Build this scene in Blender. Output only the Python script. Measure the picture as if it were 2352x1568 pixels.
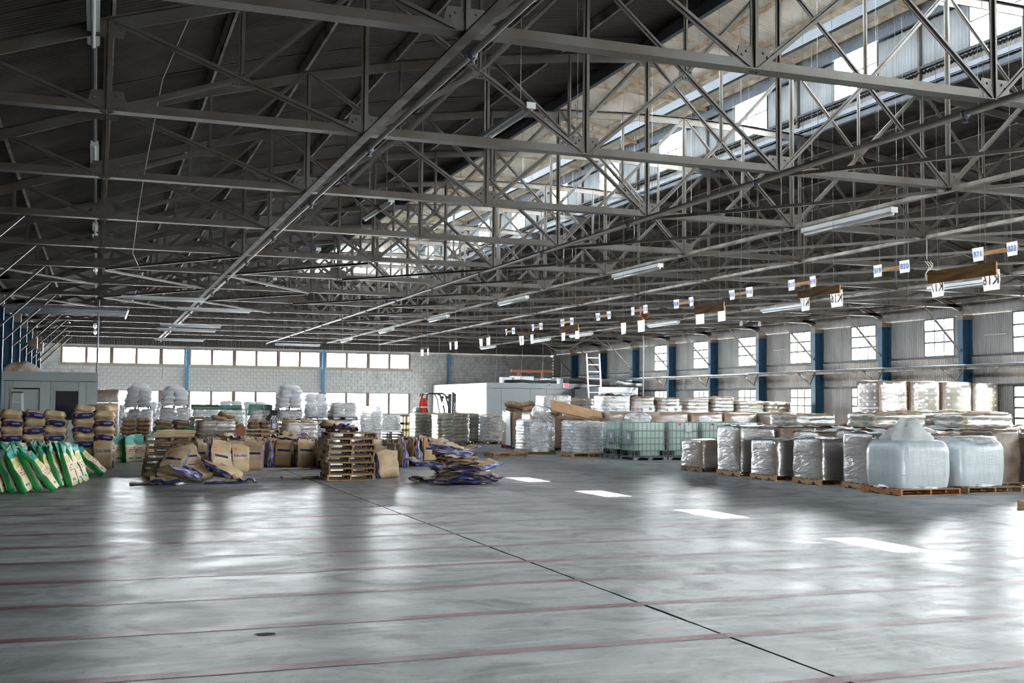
import bpy, bmesh, math, random
import numpy as np
from mathutils import Vector as V, Matrix as M, noise as NZ
rnd = random.Random(7)
PI = math.pi
scene = bpy.context.scene
for _o in list(bpy.data.objects): bpy.data.objects.remove(_o)
LINK = scene.collection.objects.link

# ------------------------------------------------------------------ camera, sky, sun, exposure
cam_d = bpy.data.cameras.new('camera'); cam_d.sensor_width = 36.0; cam_d.lens = 39.62
cam_d.clip_start = 0.1; cam_d.clip_end = 600
cam = bpy.data.objects.new('camera', cam_d); LINK(cam); scene.camera = cam
_yaw, _pit, _rol = math.radians(20.175), math.radians(3.126), math.radians(0.504)
cam.matrix_world = (M.Translation((0, 0, 1.87)) @ M.Rotation(-_yaw, 4, 'Z') @ M.Rotation(PI/2 + _pit, 4, 'X') @ M.Rotation(_rol, 4, 'Z'))

world = bpy.data.worlds.new('overcast_sky'); scene.world = world; world.use_nodes = True
bg = world.node_tree.nodes['Background']
bg.inputs['Color'].default_value = (0.93, 0.97, 1.0, 1); bg.inputs['Strength'].default_value = 85.0

sun_d = bpy.data.lights.new('sun', 'SUN'); sun_d.energy = 110.0; sun_d.angle = 0.009; sun_d.color = (1.0, 0.95, 0.86)
sun = bpy.data.objects.new('sun', sun_d); LINK(sun); sun.location = (40, 0, 60)
sun.rotation_euler = V((-6.12, 0.36, -9.5)).to_track_quat('-Z', 'Y').to_euler()

vs = scene.view_settings
vs.view_transform = 'Standard'; vs.look = 'None'; vs.gamma = 1.0; vs.exposure = 0.75; vs.use_curve_mapping = False
cy = scene.cycles
cy.use_denoising = True; cy.max_bounces = 9; cy.diffuse_bounces = 5; cy.glossy_bounces = 4
cy.transparent_max_bounces = 14; cy.transmission_bounces = 6; cy.caustics_reflective = False; cy.caustics_refractive = False
cy.sample_clamp_indirect = 12.0; cy.filter_width = 1.1

def portal(name, loc, sx, sy, direction):
    """daylight opening: guides the sampling of the sky through a window band, gives no light of its own"""
    d = bpy.data.lights.new(name, 'AREA'); d.shape = 'RECTANGLE'; d.size = sx; d.size_y = sy; d.cycles.is_portal = True
    o = bpy.data.objects.new(name, d); LINK(o); o.location = loc
    o.rotation_euler = V(direction).to_track_quat('-Z', 'Z' if abs(direction[2]) < .5 else 'Y').to_euler()
    o['kind'] = 'helper'
    return o

# ------------------------------------------------------------------ layout of the hall (metres; x right, y into the hall, z up)
U0, BAY, NTR = 10.19, 4.4, 14           # first truss in view, bay length, trusses in view
TR = [U0 + BAY*k for k in range(NTR)]
YN, YF = -7.41, 71.6                    # near and far wall
XL, XR = -3.45, 29.35                   # left and right wall
ZB = 5.41                               # bottom chord
nx_ = lambda i: 0.02 + 3.219*i          # panel point i = -1..9
zt = lambda x: 8.65 - 0.01256*(x - 12.9)**2
MON_END = U0 + BAY*11                   # the roof monitor stops here
MX0, MX1 = 9.68, 16.12

portal('daylight_far_upper', (8.6, YF-.12, 4.52), 21.6, .95, (0, -1, 0))
portal('daylight_far_lower', (8.6, YF-.12, 1.75), 21.6, 1.3, (0, -1, 0))
portal('daylight_right_upper', (XR-.15, 28.5, 4.45), 1.5, 62, (-1, 0, 0))
portal('daylight_right_lower', (XR-.15, 28.5, 1.9), 1.6, 62, (-1, 0, 0))
portal('daylight_monitor_right', (MX1-.1, 25.0, 9.52), 1.1, 66, (-1, 0, 0))
portal('daylight_monitor_left', (MX0+.1, 25.0, 9.52), 1.1, 66, (1, 0, 0))
portal('daylight_near_openings', (12.5, YN+.1, 1.05), 5.0, 2.1, (0, 1, 0))

# ------------------------------------------------------------------ mesh helpers
class MB:
    """collects shapes and links them as ONE mesh object"""
    def __init__(s): s.v = []; s.f = []; s.m = []
    def add(s, vs, fs, k=0):
        o = len(s.v); s.v += [tuple(p) for p in vs]; s.f += [tuple(i+o for i in f) for f in fs]; s.m += [k]*len(fs); return s
    def box(s, c, d, R=None, k=0):
        x, y, z = (a/2 for a in d); c = V(c)
        P = [V((sx*x, sy*y, sz*z)) for sz in (-1, 1) for sy in (-1, 1) for sx in (-1, 1)]
        if R is not None: P = [R @ p for p in P]
        return s.add([p + c for p in P], [(0,2,3,1),(4,5,7,6),(0,1,5,4),(2,6,7,3),(0,4,6,2),(1,3,7,5)], k)
    def b2(s, x0, x1, y0, y1, z0, z1, k=0): return s.box(((x0+x1)/2, (y0+y1)/2, (z0+z1)/2), (x1-x0, y1-y0, z1-z0), None, k)
    def bar(s, p, q, w, h, k=0, up=(0, 0, 1), off=0):
        """box from p to q; w across, h along up"""
        p, q = V(p), V(q); d = q - p; L = d.length
        if L < 1e-6: return s
        d /= L; u = V(up)
        if abs(d.dot(u)) > .98: u = V((1, 0, 0))
        a = d.cross(u).normalized(); u = a.cross(d)
        R = M((a, d, u)).transposed()
        return s.box((p+q)/2 + u*off, (w, L, h), R, k)
    def tee(s, p, q, fw, wh, t=.014, up=(0, 0, 1), k=0):
        """double angle: flange fw wide, web wh tall on its up side"""
        s.bar(p, q, fw, t, k, up); return s.bar(p, q, t*2.2, wh, k, up, off=wh/2)
    def tube(s, pts, r, n=6, k=0, cap=True):
        pts = [V(p) for p in pts]; base = len(s.v); rr = r if isinstance(r, (list, tuple)) else [r]*len(pts); ring = []
        prev = None
        for i, p in enumerate(pts):
            d = (pts[min(i+1, len(pts)-1)] - pts[max(i-1, 0)]).normalized()
            a = prev if prev is not None else (V((0, 0, 1)) if abs(d.z) < .9 else V((1, 0, 0)))
            a = (a - d*a.dot(d)).normalized(); prev = a; b = d.cross(a)
            ring += [p + (a*math.cos(2*PI*j/n) + b*math.sin(2*PI*j/n))*rr[i] for j in range(n)]
        fs = [(i*n+j, i*n+(j+1) % n, (i+1)*n+(j+1) % n, (i+1)*n+j) for i in range(len(pts)-1) for j in range(n)]
        if cap: fs += [tuple(range(n-1, -1, -1)), tuple((len(pts)-1)*n+j for j in range(n))]
        return s.add(ring, fs, k)
    def lathe(s, prof, n=16, c=(0, 0, 0), k=0, axis='z'):
        c = V(c); ring = []
        for r, z in prof:
            for j in range(n):
                a = 2*PI*j/n; p = (r*math.cos(a), r*math.sin(a), z)
                if axis == 'y': p = (p[0], p[2], p[1])
                if axis == 'x': p = (p[2], p[0], p[1])
                ring.append(V(p) + c)
        fs = [(i*n+j, i*n+(j+1) % n, (i+1)*n+(j+1) % n, (i+1)*n+j) for i in range(len(prof)-1) for j in range(n)]
        fs += [tuple(range(n-1, -1, -1)), tuple((len(prof)-1)*n+j for j in range(n))]
        return s.add(ring, fs, k)
    def grid(s, fn, nu, nv, k=0, wrap=False):
        o = [fn(i/nu, j/nv) for j in range(nv+1) for i in range(nu + (0 if wrap else 1))]
        w = nu if wrap else nu+1
        fs = [(j*w+i, j*w+(i+1) % w, (j+1)*w+(i+1) % w, (j+1)*w+i) for j in range(nv) for i in range(nu)]
        return s.add(o, fs, k)
    def mesh(s, name, mats, smooth=False):
        me = bpy.data.meshes.new(name); me.from_pydata(s.v, [], s.f)
        for m in (mats if isinstance(mats, (list, tuple)) else [mats]): me.materials.append(m)
        if len(me.polygons):
            me.polygons.foreach_set('material_index', s.m)
            if smooth: me.polygons.foreach_set('use_smooth', [True]*len(me.polygons))
        bm = bmesh.new(); bm.from_mesh(me); bmesh.ops.recalc_face_normals(bm, faces=bm.faces); bm.to_mesh(me); bm.free()
        return me

def tag(o, label=None, cat=None, group=None, kind=None):
    if label: o['label'] = label
    if cat: o['category'] = cat
    if group: o['group'] = group
    if kind: o['kind'] = kind
    return o
def put(name, me, parent=None, loc=(0, 0, 0), rot=(0, 0, 0), label=None, cat=None, group=None, kind=None, scale=None):
    if isinstance(me, MB): raise TypeError
    o = bpy.data.objects.new(name, me); LINK(o); o.parent = parent; o.location = loc; o.rotation_euler = rot
    if scale: o.scale = scale
    return tag(o, label, cat, group, kind)
def thing(name, label, cat, loc=(0, 0, 0), rz=0, group=None, rot=None):
    o = bpy.data.objects.new(name, None); LINK(o); o.empty_display_size = .2
    o.location = loc; o.rotation_euler = rot or (0, 0, rz)
    return tag(o, label, cat, group)
def copy_tree(o, parent=None):
    c = o.copy(); LINK(c)
    if parent is not None: c.parent = parent
    for ch in list(o.children): copy_tree(ch, c)
    return c
def dup(o, loc, rz=0, label=None, group=None, rot=None):
    c = copy_tree(o); c.location = loc; c.rotation_euler = rot or (0, 0, rz)
    if label: c['label'] = label
    if group: c['group'] = group
    return c
def fbm(p, s, oct=3): return NZ.fractal(V(p)*s, 1.0, 2.0, oct)
ORD = ['first', 'second', 'third', 'fourth', 'fifth', 'sixth', 'seventh', 'eighth', 'ninth', 'tenth', 'eleventh', 'twelfth', 'thirteenth', 'fourteenth', 'fifteenth', 'sixteenth', 'seventeenth', 'eighteenth', 'nineteenth', 'twentieth']
ORD += ['twenty-' + w for w in ORD[:9]] + ['thirtieth'] + ['thirty-' + w for w in ORD[:9]]

# ------------------------------------------------------------------ materials
class NT:
    def __init__(s, name):
        s.m = bpy.data.materials.new(name); s.m.use_nodes = True; s.t = s.m.node_tree; s.p = s.t.nodes['Principled BSDF']; s.out = s.t.nodes['Material Output']
        s.tc = s.t.nodes.new('ShaderNodeTexCoord'); s.obj = s.tc.outputs['Object']; s.gen = s.tc.outputs['Generated']
    def n(s, typ, **kw):
        x = s.t.nodes.new(typ)
        for k, v in kw.items(): setattr(x, k, v)
        return x
    def L(s, a, b): s.t.links.new(a, b)
    def setv(s, sock, v):
        if hasattr(v, 'is_output') or isinstance(v, bpy.types.NodeSocket): s.L(v, sock)
        else: sock.default_value = v
    def math(s, op, a, b=0.0, clamp=False):
        x = s.n('ShaderNodeMath', operation=op, use_clamp=clamp); s.setv(x.inputs[0], a); s.setv(x.inputs[1], b); return x.outputs[0]
    def xyz(s, c=None):
        x = s.n('ShaderNodeSeparateXYZ'); s.L(c or s.obj, x.inputs[0]); return x.outputs
    def scale(s, c, v):
        x = s.n('ShaderNodeMapping'); s.L(c, x.inputs[0]); x.inputs['Scale'].default_value = v; return x.outputs[0]
    def noise(s, sc, det=3, c=None, rough=.55, dist=0.0):
        x = s.n('ShaderNodeTexNoise'); s.L(c or s.obj, x.inputs['Vector']); x.inputs['Scale'].default_value = sc; x.inputs['Detail'].default_value = det
        x.inputs['Roughness'].default_value = rough; x.inputs['Distortion'].default_value = dist; return x.outputs['Fac']
    def ramp(s, f, a, b, lo=0.0, hi=1.0):
        x = s.n('ShaderNodeMapRange'); s.setv(x.inputs[0], f); x.inputs[1].default_value = a; x.inputs[2].default_value = b; x.inputs[3].default_value = lo; x.inputs[4].default_value = hi; return x.outputs[0]
    def mix(s, f, a, b):
        x = s.n('ShaderNodeMix', data_type='RGBA'); s.setv(x.inputs['Factor'], f)
        for sock, v in ((x.inputs[6], a), (x.inputs[7], b)):
            if isinstance(v, (tuple, list)): sock.default_value = (*v[:3], 1)
            else: s.L(v, sock)
        return x.outputs[2]
    def band(s, v, a, b):   # 1 where a < v < b
        return s.math('MULTIPLY', s.math('GREATER_THAN', v, a), s.math('LESS_THAN', v, b))
    def bump(s, h, strength=.3, dist=.02):
        x = s.n('ShaderNodeBump'); x.inputs['Strength'].default_value = strength; x.inputs['Distance'].default_value = dist; s.L(h, x.inputs['Height']); s.L(x.outputs[0], s.p.inputs['Normal']); return x.outputs[0]
    def base(s, col, rough=.5, metal=0.0, spec=.5):
        if isinstance(col, (tuple, list)): s.p.inputs['Base Color'].default_value = (*col[:3], 1)
        else: s.L(col, s.p.inputs['Base Color'])
        s.setv(s.p.inputs['Roughness'], rough); s.p.inputs['Metallic'].default_value = metal; s.p.inputs['Specular IOR Level'].default_value = spec; return s
def simple(name, col, rough=.5, metal=0.0, var=.0, sc=6.0, col2=None, spec=.5, bump=0.0, bsc=None, stretch=None):
    n = NT(name); c = col
    co = n.scale(n.obj, stretch) if stretch else None
    if col2 is not None or var:
        c2 = col2 or tuple(x*(1-var) for x in col)
        c = n.mix(n.ramp(n.noise(sc, 4, co), .35, .65), col, c2)
    n.base(c, rough, metal, spec)
    if bump: n.bump(n.noise(bsc or sc*3, 3, co), bump, .02)
    return n.m
def srgb(r, g, b):
    f = lambda c: (c/12.92 if c <= .04045 else ((c+.055)/1.055)**2.4)
    return tuple(f(x/255) for x in (r, g, b))
# ---- materials of the building
def make_concrete(name, line=0):
    n = NT(name); x, y, z = n.xyz()
    big = n.noise(.22, 5, None, .6, .6); mid = n.noise(1.1, 6, None, .65, 1.2); fine = n.noise(9, 4, None, .7); drag = n.noise(1.0, 5, n.scale(n.obj, (.35, 2.2, 1)), .65, .8)
    c = n.mix(n.ramp(big, .35, .65), srgb(108, 111, 113), srgb(142, 145, 147))
    c = n.mix(n.ramp(mid, .47, .66, 0, .85), c, srgb(88, 90, 91))
    c = n.mix(n.ramp(drag, .50, .68, 0, .65), c, srgb(180, 183, 184))
    c = n.mix(n.ramp(fine, .56, .70, 0, .6), c, srgb(80, 82, 82))
    sp = n.n('ShaderNodeTexVoronoi'); n.L(n.scale(n.obj, (1, 1.6, 1)), sp.inputs['Vector']); sp.inputs['Scale'].default_value = 4.2
    dot = n.math('MULTIPLY', n.math('LESS_THAN', sp.outputs['Distance'], .055), n.math('GREATER_THAN', n.noise(2.3, 2), .52))
    c = n.mix(n.math('MULTIPLY', dot, .6), c, (.03, .03, .03))
    if line:
        wear = n.ramp(n.noise(2.2, 6, None, .7, .6), .36, .72, 0, .6)
        far = n.ramp(x, 4.0, 13.0, 0, .5)     # the paint is worn away towards the traffic side
        c = n.mix(n.math('MINIMUM', n.math('ADD', wear, far), .93), srgb(108, 50, 58), c)
    r = n.ramp(n.math('ADD', n.math('MULTIPLY', mid, .6), n.math('MULTIPLY', drag, .4)), .36, .68, .29, .52)
    n.base(c, r, 0, .20); n.bump(n.math('ADD', n.math('MULTIPLY', fine, .4), n.math('MULTIPLY', drag, .8)), .10, .01)
    return n.m
CONC = make_concrete('polished_concrete'); STRIPE = make_concrete('worn_red_paint', 1)
DARK = simple('dark_gap', (.012, .012, .012), .9)
STEEL = simple('roof_steel', srgb(99, 97, 94), .40, .25, 0, 1.1, srgb(80, 70, 58), .5)
STEEL2 = simple('galvanised_steel', srgb(150, 156, 166), .4, .3, .2, 3)
STEELD = simple('darkened_beam_steel', srgb(62, 66, 72), .5, .1, .2, 2)  # base colour lowered against the strong clerestory light on the ridge beam
STEELB = simple('blue_grey_steel', srgb(98, 104, 114), .45, .1, .2, 2)
PURL = simple('purlin_steel', srgb(150, 142, 132), .5, 0, 0, 2.0, srgb(92, 80, 70))
CREAM = simple('cream_painted_steel', srgb(214, 204, 186), .55, 0, 0, 3.0, srgb(170, 140, 112))
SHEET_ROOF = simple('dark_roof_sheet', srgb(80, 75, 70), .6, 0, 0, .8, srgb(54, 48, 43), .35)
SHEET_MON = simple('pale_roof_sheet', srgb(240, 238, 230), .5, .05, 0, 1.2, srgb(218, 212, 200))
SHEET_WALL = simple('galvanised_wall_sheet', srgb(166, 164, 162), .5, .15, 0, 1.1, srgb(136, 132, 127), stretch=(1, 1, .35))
BLUE = simple('blue_paint', srgb(44, 88, 122), .5, 0, .25, 3)
BLUE_PALE = simple('faded_blue_paint', srgb(96, 142, 170), .5, 0, .15, 3)
BLOCK = simple('painted_block', srgb(226, 224, 218), .85, 0, 0, 3.5, srgb(196, 193, 188), .3, .3, 40)
SHEET_CLER = simple('clerestory_sheet', srgb(126, 129, 130), .5, .1, 0, 1.5, srgb(106, 107, 107), stretch=(1, 1, .3))
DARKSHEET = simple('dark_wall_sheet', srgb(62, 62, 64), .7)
MORTAR = simple('mortar', srgb(150, 148, 144), .9)
FRAME_BROWN = simple('brown_window_frame', srgb(128, 106, 94), .6)
FRAME_DARK = simple('dark_window_frame', srgb(58, 60, 62), .55)
WOOD_PALE = simple('pale_wood', srgb(196, 160, 118), .65, 0, 0, 5, srgb(160, 122, 84), stretch=(.3, 4, 4))

def glass(name, tint, haze, rough=.04):
    n = NT(name); t = n.n('ShaderNodeBsdfTransparent'); t.inputs[0].default_value = (*tint, 1)
    n.base((.9, .92, .92), rough, 0, .6); n.p.inputs['Transmission Weight'].default_value = 0
    mx = n.n('ShaderNodeMixShader'); n.setv(mx.inputs[0], n.ramp(n.noise(2.0, 3), .3, .7, haze*.6, haze*1.4)); n.L(t.outputs[0], mx.inputs[1]); n.L(n.p.outputs[0], mx.inputs[2]); n.L(mx.outputs[0], n.out.inputs[0]); return n.m
GLASS = glass('window_glass', (.97, .98, .98), .06)
GLASS_DIM = glass('dimming_window_glass', (.74, .77, .79), .16, .4)  # tint lowered to cut the daylight through the unseen left clerestory
GLASS_DUSTY = glass('dusty_window_glass', (.50, .52, .44), .42, .5)

# ---- floor: three slabs with open joints, painted bay stripes
fl = MB(); fl.b2(XL, XR, YN, YF, -.12, -.03); floor = put('floor', fl.mesh('floor', DARK), kind='structure')
def slab(x0, x1, j0, j1):
    m = MB(); n = 500; lo = []; hi = []
    for i in range(n+1):
        y = YN + (YF-YN)*i/n
        w = lambda s, a: a*(fbm((y, s, 0), 2.2, 3) + .7*fbm((y, s, 3), .35, 2))
        lo.append((x0 + (w(1.3, j0) if j0 else 0), y)); hi.append((x1 + (w(7.7, j1) if j1 else 0), y))
    v = [(a, y, 0) for a, y in lo] + [(a, y, 0) for a, y in hi] + [(a, y, -.03) for a, y in lo] + [(a, y, -.03) for a, y in hi]; N = n+1; f = []
    for i in range(n): f += [(i, N+i, N+i+1, i+1), (2*N+i, i, i+1, 2*N+i+1), (N+i, 3*N+i, 3*N+i+1, N+i+1)]
    m.add(v, f); return put('concrete_slab', m.mesh('concrete_slab', CONC), floor)
slab(XL, 4.835, 0, .012); slab(4.865, 13.70, .012, .006); slab(13.712, XR, .006, 0)
st = MB(); st.grid(lambda a, b: (XL + .1 + a*16.0, (b-.5)*.16 + .012*fbm((a*16, b*9, 0), 1.5), .0018), 80, 1); sme = st.mesh('floor_stripe', STRIPE)
stripes = [3.55, 5.05, 6.57, 8.10, 9.61, 11.1, 12.56, 14.04, 15.5, 16.95, 18.42, 19.88, 21.36, 22.9, 24.4]
for y in stripes: put('floor_stripe', sme, floor, (0, y, 0))
stain = MB()
def blot(c, rx, ry, seed):
    stain_pts = [(c[0]+rx*math.cos(2*PI*i/22)*(1+.5*fbm((math.cos(2*PI*i/22)*1.3, math.sin(2*PI*i/22)*1.3, seed), 1.5)), c[1]+ry*math.sin(2*PI*i/22)*(1+.5*fbm((math.cos(2*PI*i/22)*1.3, math.sin(2*PI*i/22)*1.3, seed+5), 1.5)), .0022) for i in range(22)]
    m = MB(); m.add(stain_pts, [tuple(range(22))]); put('floor_stain', m.mesh('floor_stain', DARK), floor)
blot((1.33, 9.28), .09, .05, 1)

# ---- corrugated sheet: a along, n out of the sheet, b up
def corr_mesh(name, w, zlo, zhi, mat, pitch=.10, amp=.011, rows=1, fz=None):
    m = MB(); n = max(4, int(w/pitch*4)); pr = (-1, 1, 1, -1)
    def fn(a, b):
        i = round(a*n); z1 = zhi if fz is None else fz(a*w)
        return (a*w, amp*pr[i % 4], zlo + (z1-zlo)*b)
    m.grid(fn, n, rows); return m.mesh(name, mat)
_cm = {}
def sheet(parent, loc, rz, w, z0, z1, mat=None, name='wall_sheet'):
    key = (round(w, 3), round(z0, 3), round(z1, 3), name)
    if key not in _cm: _cm[key] = corr_mesh(name, w, z0, z1, mat or SHEET_WALL)
    return put(name, _cm[key], parent, loc, (0, 0, rz))

# ---- windows
_wm = {}; WN = [0]
def window(loc, rz, w, z0, z1, cols, rows, fm, gm, fr=.05, mt=.042, dep=.07, label=None, tilt=None):
    """local x along the wall, z up; rows = fractions of the height"""
    WN[0] += 1; key = (round(w, 3), round(z0, 3), round(z1, 3), cols, tuple(rows), fm.name, gm.name)
    if key not in _wm:
        a = MB()
        for q in ((0, w, z0, z0+fr), (0, w, z1-fr, z1), (0, fr, z0+fr, z1-fr), (w-fr, w, z0+fr, z1-fr)): a.b2(q[0], q[1], -dep/2, dep/2, q[2], q[3])
        b = MB(); W, H = w-2*fr, z1-z0-2*fr; xs = [fr+W*i/cols for i in range(cols+1)]; zs = [z0+fr+H*r for r in rows]
        for x in xs[1:-1]: b.b2(x-mt/2, x+mt/2, -.02, .02, z0+fr, z1-fr)
        for i, z in enumerate(zs[1:-1]): b.b2(fr, w-fr, -.022, .022, z-mt*.7, z+mt*.7)
        ps = []
        for i in range(cols):
            for j in range(len(zs)-1):
                g = MB(); g.b2(xs[i]+mt/2, xs[i+1]-mt/2, -.003, .003, zs[j]+mt*.6, zs[j+1]-mt*.6); ps.append(g.mesh('pane', gm))
        _wm[key] = (a.mesh('window_frame', fm), b.mesh('muntin', fm) if b.v else None, ps)
    a, b, ps = _wm[key]
    o = thing('window_%d' % WN[0], label, None, loc, rz); o['kind'] = 'structure'
    put('window_frame', a, o)
    if b: put('muntin', b, o)
    for p in ps: put('pane', p, o)
    return o

# ---- right wall: corrugated sheets bay by bay with window openings
wall_right = MB(); wall_right.b2(XR+.06, XR+.10, YN, YF, 5.17, 5.75)
wr = put('wall_right', wall_right.mesh('wall_right', SHEET_WALL), kind='structure')
for k in range(-4, 14):
    y = U0 + BAY*k; has = k <= 10; R = PI/2; w0, w1 = .78, 2.40
    S = lambda a0, a1, z0, z1, off=0: sheet(wr, (XR-off, y+a0, 0), R, a1-a0, z0, z1)
    L = min(BAY, YF-y)
    S(0, L, 5.17, 5.72); S(0, L, 2.66, 3.68)
    if has:
        S(0, w0, 3.70, 5.16, .03); S(w1, L, 3.70, 5.16, .03); S(0, w0, 0, 2.64, .03); S(w1, L, 0, 2.64, .03); S(w0, w1, 0, 1.10)
        window((XR, y+w0, 0), R, w1-w0, 3.72, 5.16, 3, (0, .37, .69, 1), FRAME_DARK, GLASS, label='upper hopper window in the %s bay of the right wall' % (ORD[k+4]))
        window((XR, y+w0, 0), R, w1-w0, 1.10, 2.63, 3, (0, .25, .5, .75, 1), FRAME_DARK, GLASS_DUSTY, label='lower dusty window in the %s bay of the right wall' % (ORD[k+4]))
    else:
        S(0, L, 3.70, 5.16, .03); S(0, L, 0, 2.64, .03)
girt = MB()
for z in (2.65, 3.69): girt.b2(-.05, .05, YN, YF, z-.035, z+.035)
gm_ = girt.mesh('girt', FRAME_DARK); put('girt', gm_, wr, (XR-.06, 0, 0))
# two top-hung sashes that stand open into the hall
def sash(y, n):
    m = MB(); w = 1.05
    for q in ((0, w, 0, .03), (0, w, .52, .55), (0, .03, 0, .55), (w-.03, w, 0, .55)): m.b2(q[0], q[1], -.012, .012, q[2], q[3])
    t = thing('open_sash', None, None, (XR-.08, y, 4.40)); t.parent = wr
    t.rotation_euler = M.Rotation(PI/2, 4, 'Z').to_euler()
    f = put('sash_frame', m.mesh('sash_frame', simple('white_sash', (.8, .8, .8), .5)), t, rot=(math.radians(80), 0, 0)); g = MB(); g.b2(.03, w-.03, -.003, .003, .03, .52)
    put('pane', g.mesh('pane', GLASS_DUSTY), f)
sash(43.6, 'the third window from the far end'); sash(30.4, 'the window nearest the frame edge')

# ---- left wall, near wall with unseen openings added to light the near floor
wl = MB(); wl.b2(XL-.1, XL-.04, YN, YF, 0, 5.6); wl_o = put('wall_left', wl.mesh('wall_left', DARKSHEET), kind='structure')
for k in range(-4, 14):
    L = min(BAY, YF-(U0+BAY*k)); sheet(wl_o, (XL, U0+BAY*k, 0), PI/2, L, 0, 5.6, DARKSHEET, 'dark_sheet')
wb = MB()
for x0, x1, z0, z1 in ((XL, 10, 0, 9.2), (15, XR, 0, 9.2), (10, 15, 2.1, 9.2), (12.3, 12.7, 0, 2.1)): wb.b2(x0, x1, YN-.1, YN, z0, z1)
put('wall_near', wb.mesh('wall_near', BLOCK), kind='structure')

# ---- far wall: concrete blocks, two bands of windows, sheeted gable above
UP = (-2.09, 19.25, 4.05, 4.98); LOW = (-2.09, 19.25, 1.10, 2.43)
wf = MB(); yb = YF + .06
for x0, x1, z0, z1 in ((XL, XR, 0, LOW[2]), (XL, XR, LOW[3], UP[2]), (XL, UP[0], LOW[2], LOW[3]), (XL, UP[0], UP[2], UP[3]), (UP[1], XR, LOW[2], LOW[3]), (UP[1], XR, UP[2], UP[3]), (XL, XR, UP[3], 5.2)): wf.b2(x0, x1, yb, yb+.15, z0, z1)
wfo = put('wall_far', wf.mesh('wall_far', MORTAR), kind='structure')
blocks = []
for r in range(26):
    z0 = .2*r - .15 if r else 0; z0 = .2*r + .05 - .2; z1 = z0 + .2
    if z1 <= 0: continue
    x = XL - (.2 if r % 2 else 0)
    while x < XR:
        segs = [(max(x, XL), min(x+.4, XR))]
        for (ox0, ox1, oz0, oz1) in (UP, LOW):
            if z1 > oz0+.05 and z0 < oz1-.05:
                segs = [s2 for a, b in segs for s2 in ((a, min(b, ox0)), (max(a, ox1), b)) if s2[1]-s2[0] > .03]
        blocks += [(a, b, max(z0, 0), z1) for a, b in segs]
        x += .4
near = sorted([b for b in blocks if b[2] > 2.4 and b[3] < 4.1 and b[0] > -.1 and abs(b[1]-b[0]-.4) < .01], key=lambda b: b[0])[:300]
nearset = set(near); rest = MB(); bme = [MB() for _ in range(3)]
for i, m in enumerate(bme): m.box((0, 0, 0), (.388, .10, .189), M.Rotation(.004*(i-1), 3, 'X'))
bme = [m.mesh('block', BLOCK) for m in bme]
for b in blocks:
    if b in nearset: put('block', rnd.choice(bme), wfo, ((b[0]+b[1])/2, yb-.02+rnd.uniform(-.006, .006), (b[2]+b[3])/2))
    else: rest.box(((b[0]+b[1])/2, yb-.02+rnd.uniform(-.006, .006), (b[2]+b[3])/2), (b[1]-b[0]-.012, .10, b[3]-b[2]-.011))
put('block_courses', rest.mesh('block_courses', BLOCK), wfo, kind='stuff')
gab = corr_mesh('gable_sheet', XR-XL+.3, 5.15, 0, simple('gable_sheet', srgb(84, 80, 76), .6), .16, .02, 1, lambda a: max(5.45, zt(a+XL-.15)+.33))
put('gable_sheet', gab, wfo, (XL-.15, YF+.02, 0))
sl = MB(); sl.b2(UP[0]-.1, UP[1]+.1, yb-.14, yb-.02, UP[2]-.16, UP[2]-.02); put('window_sill', sl.mesh('window_sill', simple('stone_sill', srgb(176, 166, 150), .8)), wfo)
cols_x = [(-2.07, 5.02, 5), (5.26, 13.36, 6), (13.62, 19.23, 4)]
for x0, x1, n in cols_x:
    w = (x1-x0)/n
    for i in range(n):
        g = .045 if i % 2 else .08
        window((x0+i*w+g/2, yb+.02, 0), 0, w-g, UP[2], UP[3], 1, (0, 1), FRAME_BROWN, GLASS, .03, label='upper far wall window, %s from the left, blown out by daylight' % ORD[i+{5: 0, 6: 5, 4: 11}[n]])
n_up = WN[0]
mu = MB()
for x0, x1, n in cols_x:
    for i in range(n+1):
        g = .075 if i % 2 else .11; xx = x0+(x1-x0)*i/n
        for z0, z1 in ((UP[2], UP[3]), (LOW[2], LOW[3])): mu.b2(xx-g, xx+g, yb-.03, yb+.12, z0, z1)
put('mullion', mu.mesh('mullion', FRAME_BROWN), wfo)
for x0, x1, n in cols_x:
    w = (x1-x0)/n
    for i in range(n):
        g = .045 if i % 2 else .08
        window((x0+i*w+g/2, yb+.02, 0), 0, w-g, LOW[2], LOW[3], 1, (0, 1), FRAME_BROWN, GLASS, .03, label='lower far wall window, %s from the left, behind the white sacks' % ORD[i+{5: 0, 6: 5, 4: 11}[n]])
def h_column(loc, fx, dx, h, mat, tan=True, ry=0, label=None):
    """H column: flanges fx wide across, dx deep"""
    t = thing('column', label, 'column', loc, ry); t['kind'] = 'structure'; m = MB()
    for s in (-1, 1): m.box((s*dx/2, 0, h/2), (.02, fx, h))
    m.box((0, 0, h/2), (dx-.02, .014, h)); put('shaft', m.mesh('shaft', mat), t)
    b = MB(); b.box((0, 0, .012), (dx+.12, fx+.12, .024)); put('base_plate', b.mesh('base_plate', mat), t)
    if tan:
        c = MB(); c.box((0, 0, h+.18), (dx+.04, fx+.04, .36)); put('capital', c.mesh('capital', PURL), t)
    return t
for i, x in enumerate((5.14, 13.49, 21.85)): h_column((x, yb-.2, 0), .16, .2, 5.1, BLUE_PALE, False, PI/2, 'pale blue steel post on the far block wall, %s from the left' % ORD[i])
colp = h_column((XR-.26, U0-4*BAY, 0), .24, .40, 4.98, BLUE, True, 0, 'dark blue steel column on the right wall, first bay')
for k in range(-3, 14): dup(colp, (XR-.26, U0+BAY*k, 0), 0, 'dark blue steel column on the right wall, %s from the near end' % ORD[k+4])
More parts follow.
